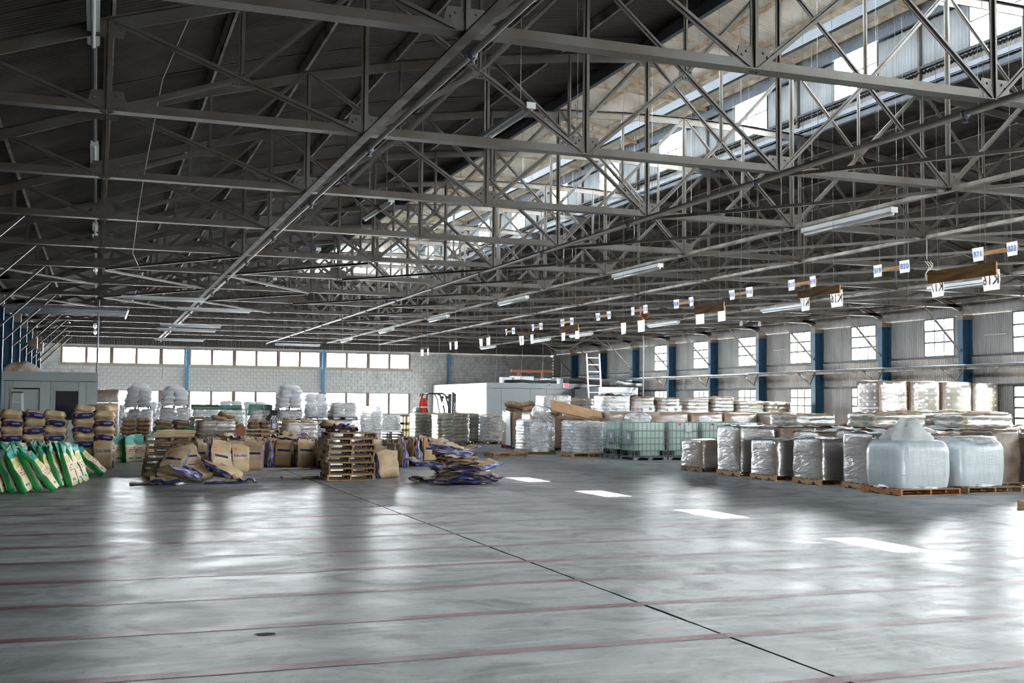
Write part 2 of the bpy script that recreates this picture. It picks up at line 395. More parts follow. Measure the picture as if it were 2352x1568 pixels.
for k in range(-4, 14): dup(colp, (XL+.26, U0+BAY*k, 0), 0, 'dark blue steel column on the left wall, %s from the near end' % ORD[k+4])

# ---- roof: bowed roof sheets on purlins, monitor with clerestory
ceil = thing('ceiling', None, None); ceil['kind'] = 'structure'
def roof_bay(x0, x1):
    m = MB(); n = int(BAY/.11)*4; pr = (-1, 1, 1, -1); nv = 9
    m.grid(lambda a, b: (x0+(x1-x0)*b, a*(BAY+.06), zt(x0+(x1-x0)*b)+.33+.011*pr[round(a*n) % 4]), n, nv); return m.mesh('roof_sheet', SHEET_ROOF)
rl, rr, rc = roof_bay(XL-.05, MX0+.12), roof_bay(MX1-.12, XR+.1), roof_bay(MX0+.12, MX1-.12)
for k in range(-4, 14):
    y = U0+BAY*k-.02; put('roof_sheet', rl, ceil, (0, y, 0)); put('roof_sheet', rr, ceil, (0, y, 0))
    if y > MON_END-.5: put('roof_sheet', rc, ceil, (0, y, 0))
def purlin_mesh(mat, L, h=.15, w=.06, name='purlin'):
    m = MB(); m.box((0, L/2, 0), (.012, L, h)); m.box((w/2-.006, L/2, h/2-.006), (w, L, .012)); m.box((w/2-.006, L/2, -h/2+.006), (w, L, .012)); return m.mesh(name, mat)
pm = purlin_mesh(PURL, YF-YN)
pxs = [nx_(i*.5) for i in range(-1, 7)] + [nx_(i*.5) for i in range(10, 18)] + [-3.1, 28.9]
for x in pxs: put('purlin', pm, ceil, (x, YN, zt(x)+.225), (0, math.atan(.02512*(x-12.9)), 0))
ME = 10.30; ridge = 11.25
mz = lambda x: ridge - (ridge-ME)*abs(x-12.9)/3.5
def mon_bay(s):
    m = MB(); n = int(BAY/.11)*4; pr = (-1, 1, 1, -1)
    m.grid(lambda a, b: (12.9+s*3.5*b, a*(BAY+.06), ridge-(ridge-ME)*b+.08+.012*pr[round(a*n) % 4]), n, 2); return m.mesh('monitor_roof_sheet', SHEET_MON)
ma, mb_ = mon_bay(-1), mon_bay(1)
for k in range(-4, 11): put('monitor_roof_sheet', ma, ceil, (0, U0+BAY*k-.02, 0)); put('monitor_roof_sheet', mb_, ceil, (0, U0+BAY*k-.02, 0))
LM = MON_END-YN; cp = purlin_mesh(CREAM, LM, .12, .06, 'monitor_purlin')
for x in (9.75, 10.7, 11.7, 12.6, 13.2, 14.1, 15.1, 16.05): put('monitor_purlin', cp, ceil, (x, YN, mz(x)+.0))
fr = MB(); e0, e1 = (9.75, 0, ME-.05), (16.05, 0, ME-.05)
fr.tee((9.75, 0, ME-.10), (12.9, 0, ridge-.10), .07, .07); fr.tee((12.9, 0, ridge-.10), (16.05, 0, ME-.10), .07, .07)
arc = [(9.75+6.3*i/8, 0, ME-.12+.32*(1-((i-4)/4)**2)) for i in range(9)]
for a, b in zip(arc, arc[1:]): fr.tee(a, b, .06, .05)
for i, x in ((2, 11.3), (4, 12.9), (6, 14.5)): fr.bar(arc[i], (x, 0, mz(x)-.1), .05, .05)
fr.bar(arc[2], (12.9, 0, ridge-.12), .04, .04); fr.bar(arc[6], (12.9, 0, ridge-.12), .04, .04)
frm = fr.mesh('monitor_frame', CREAM)
for k in range(-3, 12): put('monitor_frame', frm, ceil, (0, U0+BAY*k, 0))
# clerestory walls of the monitor
for side, X in (('left', MX0), ('right', MX1)):
    s = 1 if side == 'right' else -1
    w = MB(); w.b2(X-.04, X+.04, YN, MON_END, 8.62, 8.72); wo = put('wall_clerestory_%s' % side, w.mesh('wall_clerestory_%s' % side, STEEL2), kind='structure')
    gi = MB()
    for z in (8.97, 10.07): gi.b2(-.03, .03, YN, MON_END, z-.03, z+.03)
    put('girt', gi.mesh('girt', FRAME_DARK), wo, (X-s*.05, 0, 0))
    po = MB(); po.b2(-.03, .03, -.03, .03, 8.7, 10.3); pome = po.mesh('post', STEEL)
    for k in range(-4, 11):
        y = U0+BAY*k; a0, a1 = (1.40, 3.0) if side == 'right' else (.7, BAY-.7)  # unseen left windows made wider to brighten the monitor and trusses
        for q in ((0, a0, 8.6, 10.46), (a1, BAY, 8.6, 10.46), (a0, a1, 8.6, 8.98), (a0, a1, 10.06, 10.46)): sheet(wo, (X, y+q[0], 0), PI/2, q[1]-q[0], q[2], q[3], SHEET_CLER, 'clerestory_sheet')
        put('post', pome, wo, (X-s*.06, y, 0)); 
        window((X, y+a0, 0), PI/2, a1-a0, 8.98, 10.06, 3, (0, .5, 1), FRAME_DARK, GLASS if side == 'right' else GLASS_DIM, .03, .015, .05, label='clerestory window in the %s bay of the roof monitor, %s side' % (ORD[k+4], side))
    eb = MB(); eb.b2(-.04, .04, YN, MON_END, -.1, .1); put('eave_beam', eb.mesh('eave_beam', STEELB), wo, (X-s*.16, 0, 10.02))
    sb = MB(); sb.b2(-.05, .05, YN, MON_END, -.08, .08); put('sill_beam', sb.mesh('sill_beam', STEELB), wo, (X+s*.14, 0, 8.56))
ew = corr_mesh('monitor_end_sheet', 6.44, 8.5, 0, SHEET_MON, .10, .011, 1, lambda a: mz(a+MX0)+.08)
put('wall_monitor_end', ew, None, (MX0, MON_END, 0), kind='structure')
nw = corr_mesh('monitor_near_sheet', 6.44, 8.5, 0, SHEET_MON, .10, .011, 1, lambda a: mz(a+MX0)+.08)
put('wall_monitor_near', nw, None, (MX0, YN-.05, 0), kind='structure')
# ground outside
gr = MB(); gr.b2(-150, 190, -120, 260, -.3, -.15); put('ground_outside', gr.mesh('ground_outside', simple('pale_yard', (.10, .10, .10), .9)), kind='structure')
# ------------------------------------------------------------------ roof trusses (one thing each, parts share mesh data)
nb = {i: V((nx_(i), 0, ZB)) for i in range(-1, 10)}; tp = lambda i: V((nx_(i), 0, zt(nx_(i))))
parts = []
def P_(name, b, mat=STEEL, smooth=False): parts.append((name, b.mesh(name, mat)))
b = MB(); b.tee((nx_(-1), 0, ZB), (nx_(9), 0, ZB), .19, .12); P_('bottom_chord', b)
for i in range(20):
    b = MB(); p, q = tp(-1+i/2), tp(-.5+i/2); b.tee(p, q, .17, .16, .014, (0, 0, -1)); b.bar(p, q, .17, .014, 0, (0, 0, 1), off=.0)
    P_('top_chord', b)
def cross(p, q, w=.085):
    b = MB(); b.bar(p, q, w, .014, 0, (0, 1, 0)); b.bar(p, q, .016, w*.8, 0, (0, 1, 0)); return b
for i in range(9): P_('post', cross(nb[i], tp(i), .10))
for i in range(-1, 9):
    x = V((nx_(i+.5), 0, 0)); L = i < 4
    if i in (-1, 8):
        P_('sub_post', cross((x.x, 0, ZB), tp(i+.5), .07)); P_('diagonal', cross(tp(i+.5), nb[0] if i < 0 else nb[8], .08)); continue
    a, c, d, e = (tp(i), nb[i+1], nb[i], tp(i+1)) if L else (tp(i+1), nb[i], nb[i+1], tp(i))
    mid = (a+c)/2
    P_('diagonal', cross(a, c, .085)); P_('sub_post', cross(mid, tp(i+.5), .07)); P_('strut', cross(d, mid, .075)); P_('strut', cross(mid, e, .075))
def gus(c, w, h, flip=0):
    b = MB(); b.add([(c.x+sx*w/2*(1 if (sz < 0) != bool(flip) else .72), sy*.009, c.z+sz*h/2) for sy in (-1, 1) for sx, sz in ((-1, -1), (1, -1), (1, 1), (-1, 1))], [(0, 1, 2, 3), (7, 6, 5, 4), (0, 4, 5, 1), (1, 5, 6, 2), (2, 6, 7, 3), (3, 7, 4, 0)])
    for i in range(5):
        for sy in (-1, 1): b.tube([(c.x+w*.4*(i/2-1), sy*.008, c.z-(h*.36 if not flip else -h*.36)), (c.x+w*.4*(i/2-1), sy*.022, c.z-(h*.36 if not flip else -h*.36))], [.017, .010], 6)
    for sx in (-1, 1):
        for j in (0, 1): b.tube([(c.x+sx*(w*.3-j*.05), -.009, c.z+h*(.12+.16*j)), (c.x+sx*(w*.3-j*.05), -.024, c.z+h*(.12+.16*j))], [.017, .010], 6)
    return b
for i in range(9): P_('gusset_plate', gus(nb[i]+V((0, 0, .13)), .52, .26)); P_('gusset_plate', gus(tp(i)-V((0, 0, .12)), .46, .22, 1))
for i in range(0, 8):
    a, c = (tp(i), nb[i+1]) if i < 4 else (tp(i+1), nb[i]); P_('gusset_plate', gus((a+c)/2, .24, .2))
truss_words = ['nearest roof truss, its bottom chord crossing the top of the picture'] + ['%s steel bowstring roof truss from the near end' % ORD[k] for k in range(1, NTR-1)] + ['farthest steel bowstring roof truss, against the far gable']
def place_truss(y, label):
    t = thing('roof_truss', label, 'truss', (0, y, ZB*0), 0, 'steel bowstring roof trusses')
    for n, me in parts: put(n, me, t)
    return t
for k, y in enumerate(TR): place_truss(y, truss_words[k])

# ---- longitudinal braces on the bottom chords, diagonal braces between trusses
def long_brace(i, dz, label, pipe=None):
    t = thing('bracing_beam', label, 'beam', (nx_(i), 0, ZB+dz)); m = MB(); y0, y1 = TR[0]-BAY, TR[-1]
    m.tee((0, y0, 0), (0, y1, 0), .12, .07, .012, (0, 0, 1)); put('beam', m.mesh('beam', PURL), t)
    if pipe is not None:
        p = MB(); p.tube([(pipe, y0, -.10), (pipe, y1, -.10)], .032, 8); put('pipe', p.mesh('pipe', simple('grey_pipe', srgb(150, 146, 138), .45, .3)), t)
        h = MB(); h.lathe([(.045, .03), (.055, 0), (.045, -.05), (.022, -.07), (.022, -.10), (.038, -.11)], 10); hm = h.mesh('pipe_fitting', STEELB)
        for y in TR: put('pipe_fitting', hm, t, (pipe, y+.08, -.10))
    return t
long_brace(1, -.05, 'long bracing beam with a pipe, left of the hall middle', .10)
long_brace(3, -.05, 'long rusty bracing beam with a thin pipe under the roof monitor', -.35)
long_brace(4, -.05, 'long bracing beam along the truss centres')
long_brace(5, -.05, 'long bracing beam under the right clerestory')
long_brace(7, -.05, 'long bracing beam nearest the right wall')
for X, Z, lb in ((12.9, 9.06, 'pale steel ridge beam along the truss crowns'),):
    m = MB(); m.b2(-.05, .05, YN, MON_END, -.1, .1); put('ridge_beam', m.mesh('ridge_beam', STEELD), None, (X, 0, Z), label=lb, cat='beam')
brm = {}
def xbrace(j, i, di, label):
    m = MB(); a = V((nx_(i), TR[j+1], ZB-.062)); c = V((nx_(i+di), TR[j], ZB-.062)); a, c = a.lerp(c, .03), c.lerp(a, .03); m.tee((0, 0, 0), c-a, .07, .05, .010)
    put('diagonal_brace', m.mesh('diagonal_brace', STEEL), None, a, label=label, cat='brace', group='flat diagonal braces between the truss chords')
for j in range(0, 9):
    for i in (3, 4, 5, 6, 7): xbrace(j, i, 1, 'thin diagonal brace between trusses %s and %s, panel %s from the left wall' % (ORD[j], ORD[j+1], ORD[i]))
for j in range(4, 8):
    for i in (0, 1, 2): xbrace(j, i, -1 if j % 2 else 1, 'thin diagonal brace between trusses %s and %s, panel %s from the left wall' % (ORD[j], ORD[j+1], ORD[i]))
# knee braces from the wall columns up to the trusses
km = MB(); km.tee((0, 0, 0), (-1.55, 0, 1.55), .09, .06, .012); kme = km.mesh('knee_brace', PURL); kml = km.mesh('knee_brace', STEEL)
for k, y in enumerate(TR):
    put('knee_brace', kme, None, (28.88, y, 3.82), label='slanting knee brace from the %s right wall column in view to its truss' % ORD[k], cat='brace', group='right wall knee braces')
    if k > 2: put('knee_brace', kml, None, (XL+.5, y, 3.82), (0, 0, PI), label='slanting knee brace from the %s left wall column to its truss' % ORD[k], cat='brace', group='left wall knee braces')
# rail on brackets along the right wall
t = thing('wall_rail', 'long steel rail on V brackets along the right wall', 'rail', (28.5, 0, 3.28)); m = MB(); m.b2(-.06, .06, TR[0], 67, 0, .02); m.b2(.04, .06, TR[0], 67, -.09, 0); put('rail', m.mesh('rail', PURL), t)
m = MB(); m.tube([(-.02, TR[0], .05), (-.02, 67, .05)], .03, 7); m.tube([(-.1, TR[8], .02), (-.1, 67, .02)], .025, 6); put('conduit', m.mesh('conduit', STEEL2), t)
m = MB(); m.tee((.2, 0, -.5), (0, -.62, -.02), .06, .04); m.tee((.2, 0, -.5), (0, .62, -.02), .06, .04); bme_ = m.mesh('bracket', PURL)
for y in TR: put('bracket', bme_, t, (0, y, 0))

# ---- fluorescent fittings
FIX = simple('white_enamel', srgb(226, 228, 230), .35); TUBE = simple('unlit_tube', srgb(238, 240, 240), .3)
fx = thing('tube_light', 'long white tube light', 'light fitting', (0, -50, 0)); m = MB()
m.add([(sx*w, y, z) for y in (-1.22, 1.22) for sx, w, z in ((-1, .05, .08), (1, .05, .08), (1, .075, 0), (-1, .075, 0))], [(0, 1, 5, 4), (1, 2, 6, 5), (2, 3, 7, 6), (3, 0, 4, 7), (0, 3, 2, 1), (4, 5, 6, 7)]); put('housing', m.mesh('housing', FIX), fx)
m = MB(); m.tube([(-.0, -1.19, -.025), (-.0, 1.19, -.025)], .03, 10); tm_ = m.mesh('tube', TUBE, True); put('tube', tm_, fx)
m = MB(); m.box((0, 0, .035), (.135, .02, .09)); em_ = m.mesh('end_cap', FIX)
put('end_cap', em_, fx, (0, -1.22, 0)); put('end_cap', em_, fx, (0, 1.22, 0))
def hang(o, x, z, y):
    top = (mz(x)+.03 if MX0 < x < MX1 and y < MON_END else zt(x)+.27) - z; m = MB(); m.tube([(0, -.8, .08), (0, -.8, top)], .004, 4); m.tube([(0, .8, .08), (0, .8, top)], .004, 4); put('hanger', m.mesh('hanger', STEEL), o)
lights = []
for n, (u, ) in enumerate([(15.92,), (23.9,), (32.35,), (40.4,), (48.5,), (57,)]): lights.append((11.9, u, 4.98, 0, 'tube light in the row under the monitor, %s from the near end' % ORD[n]))
for n, u in enumerate((22.87, 30.84, 39.03, 46.97, 51.95, 60.)): lights.append((20.6, u, 4.96, 0, 'tube light in the row nearest the right wall, %s from the near end' % ORD[n]))
for n, u in enumerate((15.77, 23.76, 31.9, 40.)): lights.append((5.6, u, 6.0, 0, 'tube light hung high among the left truss webs, %s from the near end' % ORD[n]))
for n, u in enumerate((13.9, 22.4, 32.2, 41., 55., 60.)): lights.append((-.16, u, 6.38 if n < 4 else 5.2, 0, 'tube light seen end on at the far left roof, %s from the near end' % ORD[n]))
for x, u, z, lb in ((1.85, 36, 4.95, 'crosswise tube light nearest in the left row, under the dark roof'), (3.7, 39.7, 4.95, 'crosswise tube light second in the left row'), (3.6, 48.6, 4.95, 'crosswise tube light of the close pair above the far window band, nearer one'), (3.6, 50.8, 4.9, 'crosswise tube light of the close pair above the far window band, farther one'), (3.9, 60.2, 4.95, 'crosswise tube light just over the far upper windows'), (10.3, 62.2, 4.95, 'crosswise tube light over the middle of the far upper windows')): lights.append((x, u, z, PI/2, lb))
first = True
for x, u, z, r, lb in lights:
    if first: fx.location = (x, u, z); fx['label'] = lb; fx['group'] = 'tube lights'; first = False; lt = [fx]
    else: lt.append(dup(fx, (x, u, z), r, lb, 'tube lights'))
for o, q in zip(lt, lights): hang(o, q[0], q[2], q[1])
m = MB(); m.tube([(0, TR[0], 0), (0, 66, 0)], .04, 8); put('roof_conduit', m.mesh('roof_conduit', simple('dark_conduit', srgb(90, 90, 92), .5)), None, (-.16, 0, 6.47), label='grey conduit running along the roof over the far left tube lights', cat='pipe')

# ---- hanging aisle boards
n_ = NT('white_paper'); n_.base(srgb(244, 245, 250), .8); _t = n_.n('ShaderNodeBsdfTranslucent'); _t.inputs[0].default_value = (.95, .95, .98, 1); _m = n_.n('ShaderNodeMixShader'); _m.inputs[0].default_value = .55; n_.L(n_.p.outputs[0], _m.inputs[1]); n_.L(_t.outputs[0], _m.inputs[2]); n_.L(_m.outputs[0], n_.out.inputs[0]); PAPER = n_.m; INK = simple('blue_ink', srgb(88, 118, 190), .7); INKF = simple('show_through_ink', srgb(240, 232, 234), .8)
BOARD = simple('pine_board', srgb(176, 132, 88), .7, 0, 0, 4, srgb(140, 98, 60), stretch=(4, .5, 4)); BOARD2 = simple('brown_board', srgb(222, 172, 112), .7, 0, 0, 5, srgb(176, 122, 70), stretch=(4, .6, 4)); STRING = simple('string', srgb(150, 150, 146), .8)
def text_mesh(body, size, mat, ext=.001):
    c = bpy.data.curves.new('lettering', 'FONT'); c.body = body; c.size = size; c.align_x = 'CENTER'; c.align_y = 'CENTER'; c.extrude = ext; c.resolution_u = 3; c.offset = size*.018
    o = bpy.data.objects.new('lettering', c); LINK(o); bpy.context.view_layer.update()
    me = bpy.data.meshes.new_from_object(o.evaluated_get(bpy.context.evaluated_depsgraph_get())); bpy.data.objects.remove(o); me.materials.clear(); me.materials.append(mat); return me
def sheet_of_paper(w, h, curl, seed, body, size, mat, flip):
    f = lambda a, b: (curl*((a-.5)**2)*1.2 + .01*fbm((a*2, b*2, seed), 1.0) + curl*.5*(a-.5)*(1-b)) * (1-b)**.7 - .004
    m = MB(); m.grid(lambda a, b: (f(a, b), (a-.5)*w, (b-1)*h), 8, 6); te = None
    if body.strip():      # the print follows the curl of the sheet
        te = text_mesh(body, size, mat, 0)
        for v in te.vertices:
            y, z = (-v.co.x if not flip else v.co.x), v.co.y - h*.5; v.co = (f(y/w+.5, z/h+1)-.0015, y, z)
    return m.mesh('paper', PAPER, True), te
TEXTM = {}
def board(x, y0, y1, z, names, bw, bh, big, label, mat, curl=.02, skew=0):
    """board along y; faces -x (towards the camera side)"""
    L = y1-y0; t = thing('aisle_board', label, 'sign', (x, (y0+y1)/2, z), 0, 'hanging aisle boards'); t.rotation_euler = (skew, 0, 0)
    m = MB(); m.box((0, 0, 0), (.02, L, big)); put('board', m.mesh('board', mat), t)
    for i, nm in enumerate(names):
        yy = (L/2-bw*.45)*(1 if i == 0 else -1)   # first name is the far one (left in view)
        pme, te = sheet_of_paper(bw, bh, curl*rnd.uniform(.3, 1.6), rnd.random()*50, nm, bh*(.60 if nm[0] == 'B' else .7), INK if nm[0] == 'B' else INKF, nm[0] != 'B')
        p = put('paper', pme, t, (-.022 if names[0][0] == 'B' else .026, yy, bh*.5 if names[0][0] == 'B' else -.01), (0, 0, rnd.uniform(-.12, .12)))
        if te: put('lettering', te, p)
    m = MB()
    for s in (-1, 1): m.tube([(0, s*L*.35, big/2), (0, s*L*.35, (mz(x)+.02 if MX0 < x < MX1 else zt(x)+.26)-z)], .003, 4)
    put('string', m.mesh('string', STRING), t); return t
us = [15.39, 18.12, 21.1, 23.65, 26.47, 29.1, 31.55, 34.4, 37.15, 39.94]
for i, u in enumerate(us):
    n = 22-2*i; board(14.6, u-.52, u+.52, 4.57, ['B%02d' % (n-1), 'B%02d' % n], .27, .24, .07, 'pine aisle board with two blue lettered papers, B%02d and B%02d' % (n-1, n), BOARD, .05)
ks = [(10.0, 11.12, 3.44), (12.86, 13.85, 3.47), (15.9, 16.85, 3.47), (18.8, 19.8, 3.46), (21.8, 22.8, 3.48), (24.45, 25.4, 3.5), (27.6, 28.45, 3.6), (30.4, 31.2, 3.62), (33.3, 34.2, 3.55)]
kn = ['K17', 'K16']
for i, (a, c, z) in enumerate(ks):
    board(9.5, a, c, z, [kn[0], kn[1]] if i < 2 else ['', ''] if False else ['K', 'K'] if i == 5 else [' ', ' '], .27, .23, [.15, .11, .15, .05, .14, .05, .07, .04, .07][i], 'brown aisle board with two blank papers over the open floor, %s from the near end' % ORD[i], BOARD2 if i < 5 else BOARD, .04)

# ---- rope bundle, cords
ROPE = simple('pale_rope', srgb(206, 196, 182), .8)
t = thing('rope_hank', 'looped hank of pale rope hanging below a truss, near the boards', 'rope', (16.12, 18.9, 4.92)); m = MB()
for s in range(3): m.tube([(.03*s+.05*math.sin(i*.9), .05*math.cos(i*.8+s), -.03-.05*i) for i in range(9)], .010, 5)
m.tube([(0, 0, .5), (0, 0, 0)], .008, 5); put('rope', m.mesh('rope', ROPE), t)
def cord(name, label, pts, r, mat=STRING):
    t = put(name, None, None, pts[0], label=label, cat='cord'); p0 = V(pts[0]); bpy.data.objects.remove(t)
    m = MB(); m.tube([V(p)-p0 for p in pts], r, 5); put(name, m.mesh(name, mat, True), None, pts[0], label=label, cat='cord')
def sag(a, c, d, n=10): return [V(a).lerp(V(c), i/n) - V((0, 0, d*4*(i/n)*(1-i/n))) for i in range(n+1)]
cord('hanging_cord', 'pale cord slung from a truss beside the far left tube lights', [(1.0, 14.62, 6.8), (.75, 16.5, 6.4), (.62, 19, 5.5), (.60, 21, 5.2), (.7, 27.8, 5.3), (1.0, 32, 5.4)], .010, ROPE)
for i, (a, c, d) in enumerate((((20.5, 54.2, 5.4), (24.5, 54.2, 5.4), .55), ((21.3, 54.2, 5.4), (24, 54.2, 5.4), .8), ((24.6, 54.2, 5.4), (27, 54.2, 5.4), .6), ((14, 54.2, 5.4), (21, 54.2, 5.4), .25), ((16, 54.2, 5.4), (22, 54.2, 5.4), .38))):
    cord('slack_cable', 'slack grey cable looping under the roof above the white room, %s loop' % ORD[i], sag(a, c, d), .022, simple('grey_cable', srgb(120, 116, 112), .6) if not i else bpy.data.materials['grey_cable'])
for i, (x, y, z0) in enumerate(((12.2, 59.5, 3.2), (14.3, 60, 3.1), (17.7, 60, 3.05), (19, 61, 3.05), (21.6, 61.5, 3.1), (23, 61, 3.1), (24.3, 61, 3.1), (25.5, 61, 3.05), (3.1, 60, 2.95))):
    cord('drop_cord', 'thin cord hanging straight from the roof by the far wall, %s from the left' % ORD[i], [(x, y, zt(x)+.28), (x+.05, y, 4.4), (x-.03, y, z0)], .012)
for i, (x, y, z0) in enumerate(((15.2, 14.5, 4.35), (15.6, 19.2, 4.4), (12.7, 19.1, 4.5), (9.7, 23.5, 4.6), (6.4, 14.8, 6.2), (17.6, 14.9, 4.7), (14.2, 23, 4.3), (19.2, 23.2, 4.5))):
    cord('drop_cord', 'thin cord dangling from the trusses over the floor, %s of the near ones' % ORD[i], [(x, y, mz(x)+.04 if MX0 < x < MX1 else zt(x)+.28), (x+.02, y, 6), (x-.02, y, z0)], .005)
# ------------------------------------------------------------------ goods: materials
def scribble(n, x, z, x0, x1, z0, z1, sc=60):
    """rows of print too fine to read"""
    rows = n.math('GREATER_THAN', n.math('FRACT', n.math('MULTIPLY', z, sc)), .5)
    w = n.math('GREATER_THAN', n.noise(sc*1.2, 1, n.scale(n.obj, (1, 1, .4))), .47)
    return n.math('MULTIPLY', n.math('MULTIPLY', rows, w), n.math('MULTIPLY', n.band(x, x0, x1), n.band(z, z0, z1)))
KR, KR2 = srgb(190, 168, 136), srgb(164, 141, 110); NAVY = srgb(38, 42, 92)
def kraft(name, kind, w=.6, d=.9, h=.16, a=KR, b=KR2):
    n = NT(name); x, y, z = n.xyz(); c = n.mix(n.ramp(n.noise(3.0, 4), .35, .65), a, b)
    if kind == 'lying':      # navy printed gusset on the long side
        m = n.math('GREATER_THAN', n.math('ABSOLUTE', y), d*.395)
        c = n.mix(m, c, NAVY); t = scribble(n, x, z, -.02, w*.3, -.025, .03, 45); c = n.mix(n.math('MULTIPLY', t, m), c, srgb(190, 190, 205))
        star = n.math('MULTIPLY', m, n.math('MULTIPLY', n.band(x, -w*.34, -w*.22), n.band(z, -.035, .035))); c = n.mix(n.math('MULTIPLY', star, n.math('GREATER_THAN', n.noise(22, 2), .5)), c, srgb(205, 92, 44))
    if kind == 'standing':
        f = n.math('GREATER_THAN', n.math('ABSOLUTE', y), .03); side = n.math('GREATER_THAN', n.math('ABSOLUTE', x), w*.455)
        bar = n.math('MULTIPLY', n.band(x, -w*.36, w*.36), n.band(z, h*.60, h*.68)); c = n.mix(n.math('MULTIPLY', bar, n.math('LESS_THAN', y, 0)), c, NAVY)
        star = n.math('MULTIPLY', n.band(x, -w*.40, -w*.18), n.band(z, h*.80, h*.93)); c = n.mix(n.math('MULTIPLY', n.math('MULTIPLY', star, n.math('LESS_THAN', y, 0)), n.math('GREATER_THAN', n.noise(26, 2), .5)), c, srgb(214, 106, 52))
        c = n.mix(n.math('MULTIPLY', scribble(n, x, z, -w*.3, w*.3, h*.14, h*.5, 26), .25), c, srgb(120, 96, 70))
    n.base(c, .72, 0, .3); n.bump(n.noise(14, 4, None, .6, .4), .35, .02); return n.m
SACK = kraft('kraft_sack', ''); SACKN = kraft('kraft_sack_navy_side', 'lying'); BAGF = kraft('kraft_bag', 'standing', .5, .2, .75)
n_ = NT('navy_gusset'); _x, _y, _z = n_.xyz(); _c = n_.mix(n_.math('GREATER_THAN', n_.noise(7, 3, n_.scale(n_.obj, (1, 6, .5))), .54), NAVY, srgb(150, 150, 196)); n_.base(_c, .6); n_.bump(n_.noise(14, 3), .3, .02); GUSN = n_.m
NAVYP = simple('navy_paper', NAVY, .6, 0, 0, 6, srgb(52, 58, 120), bump=.3); KRAFTP = simple('kraft_paper', KR, .75, 0, 0, 3, KR2, bump=.35)
GREENG = simple('green_gusset', srgb(24, 140, 66), .42, 0, 0, 4, srgb(14, 100, 48)); TEAL = simple('teal_print', srgb(38, 142, 132), .45, 0, .2, 5)
n_ = NT('cream_printed_bag'); _x, _y, _z = n_.xyz(); _c = n_.mix(n_.ramp(n_.noise(3, 3), .35, .65), srgb(214, 194, 166), srgb(196, 174, 144)); _f = n_.math('LESS_THAN', _y, 0)
_c = n_.mix(n_.math('MULTIPLY', _f, n_.math('MULTIPLY', n_.band(_z, .50, .66), n_.math('GREATER_THAN', n_.noise(9, 3), .5))), _c, srgb(168, 168, 92))
_c = n_.mix(n_.math('MULTIPLY', _f, scribble(n_, _x, _z, -.14, .14, .30, .48, 20)), _c, srgb(104, 74, 50)); _c = n_.mix(n_.math('MULTIPLY', _f, n_.math('MULTIPLY', n_.band(_x, -.13, .06), n_.band(_z, .10, .15))), _c, srgb(40, 130, 110))
n_.base(_c, .55); n_.bump(n_.noise(12, 3), .25, .02); CREAMB = n_.m
n_ = NT('white_woven_sack'); n_.base(n_.mix(n_.noise(5, 4), srgb(236, 236, 240), srgb(250, 250, 252)), .6); n_.bump(n_.noise(16, 3), .4, .02); _t = n_.n('ShaderNodeBsdfTranslucent'); _t.inputs[0].default_value = (.9, .9, .92, 1); _m = n_.n('ShaderNodeMixShader'); _m.inputs[0].default_value = .55; n_.L(n_.p.outputs[0], _m.inputs[1]); n_.L(_t.outputs[0], _m.inputs[2]); n_.L(_m.outputs[0], n_.out.inputs[0]); WHITES = n_.m; BROWNS = simple('brown_paper_sack', srgb(158, 130, 104), .7, 0, 0, 4, srgb(128, 102, 80), bump=.4, bsc=14)
n_ = NT('green_banded_sack'); _x, _y, _z = n_.xyz(); _c = n_.mix(n_.math('GREATER_THAN', n_.noise(2.4, 3, n_.scale(n_.obj, (1, 1, 5))), .5), srgb(160, 132, 106), srgb(52, 96, 62)); n_.base(_c, .6); n_.bump(n_.noise(14, 4), .4, .02); GREENS = n_.m
CART = simple('carton', srgb(172, 138, 106), .75, 0, 0, 2, srgb(150, 116, 86)); CART2 = simple('dark_carton', srgb(134, 104, 78), .75, 0, 0, 2, srgb(110, 82, 60)); WLAB = simple('white_label', srgb(222, 222, 228), .6)
PALW = simple('pallet_wood', srgb(184, 150, 110), .75, 0, 0, 4, srgb(138, 106, 72), stretch=(.6, 6, 6)); PALO = simple('old_pallet_wood', srgb(140, 112, 82), .8, 0, 0, 4, srgb(98, 76, 54), stretch=(.6, 6, 6)); PALD = simple('dark_plastic_pallet', srgb(52, 52, 54), .5); PALR = simple('red_pallet', srgb(112, 34, 44), .6); PALB = simple('orange_brown_pallet', srgb(168, 112, 66), .75, 0, 0, 4, srgb(128, 82, 48), stretch=(.6, 6, 6))
def film_mat(name, fac, white=.25, rough=.2, sc=3.0):
    """clear stretch film: shine over transparency, a little milky where it is doubled up"""
    n = NT(name); n.base((.92, .93, .94), .35, 0, .5); h = n.noise(sc, 4, n.scale(n.obj, (1, 1, 3.0)), .6, .5); n.bump(h, .55, .05)
    g = n.n('ShaderNodeBsdfGlossy'); g.inputs[0].default_value = (.96, .97, .98, 1); g.inputs['Roughness'].default_value = rough
    for nd in n.t.nodes:
        if nd.bl_idname == 'ShaderNodeBump': n.L(nd.outputs[0], g.inputs['Normal'])
    t = n.n('ShaderNodeBsdfTransparent'); m1 = n.n('ShaderNodeMixShader'); n.setv(m1.inputs[0], n.ramp(h, .30, .72, white*.5, white*1.5)); n.L(g.outputs[0], m1.inputs[1]); n.L(n.p.outputs[0], m1.inputs[2])
    m2 = n.n('ShaderNodeMixShader'); lw = n.n('ShaderNodeLayerWeight'); lw.inputs[0].default_value = .3; n.setv(m2.inputs[0], n.math('ADD', n.ramp(h, .3, .7, fac*.75, fac*1.2), n.math('MULTIPLY', lw.outputs['Facing'], .35), True))
    n.L(t.outputs[0], m2.inputs[1]); n.L(m1.outputs[0], m2.inputs[2]); n.L(m2.outputs[0], n.out.inputs[0]); return n.m
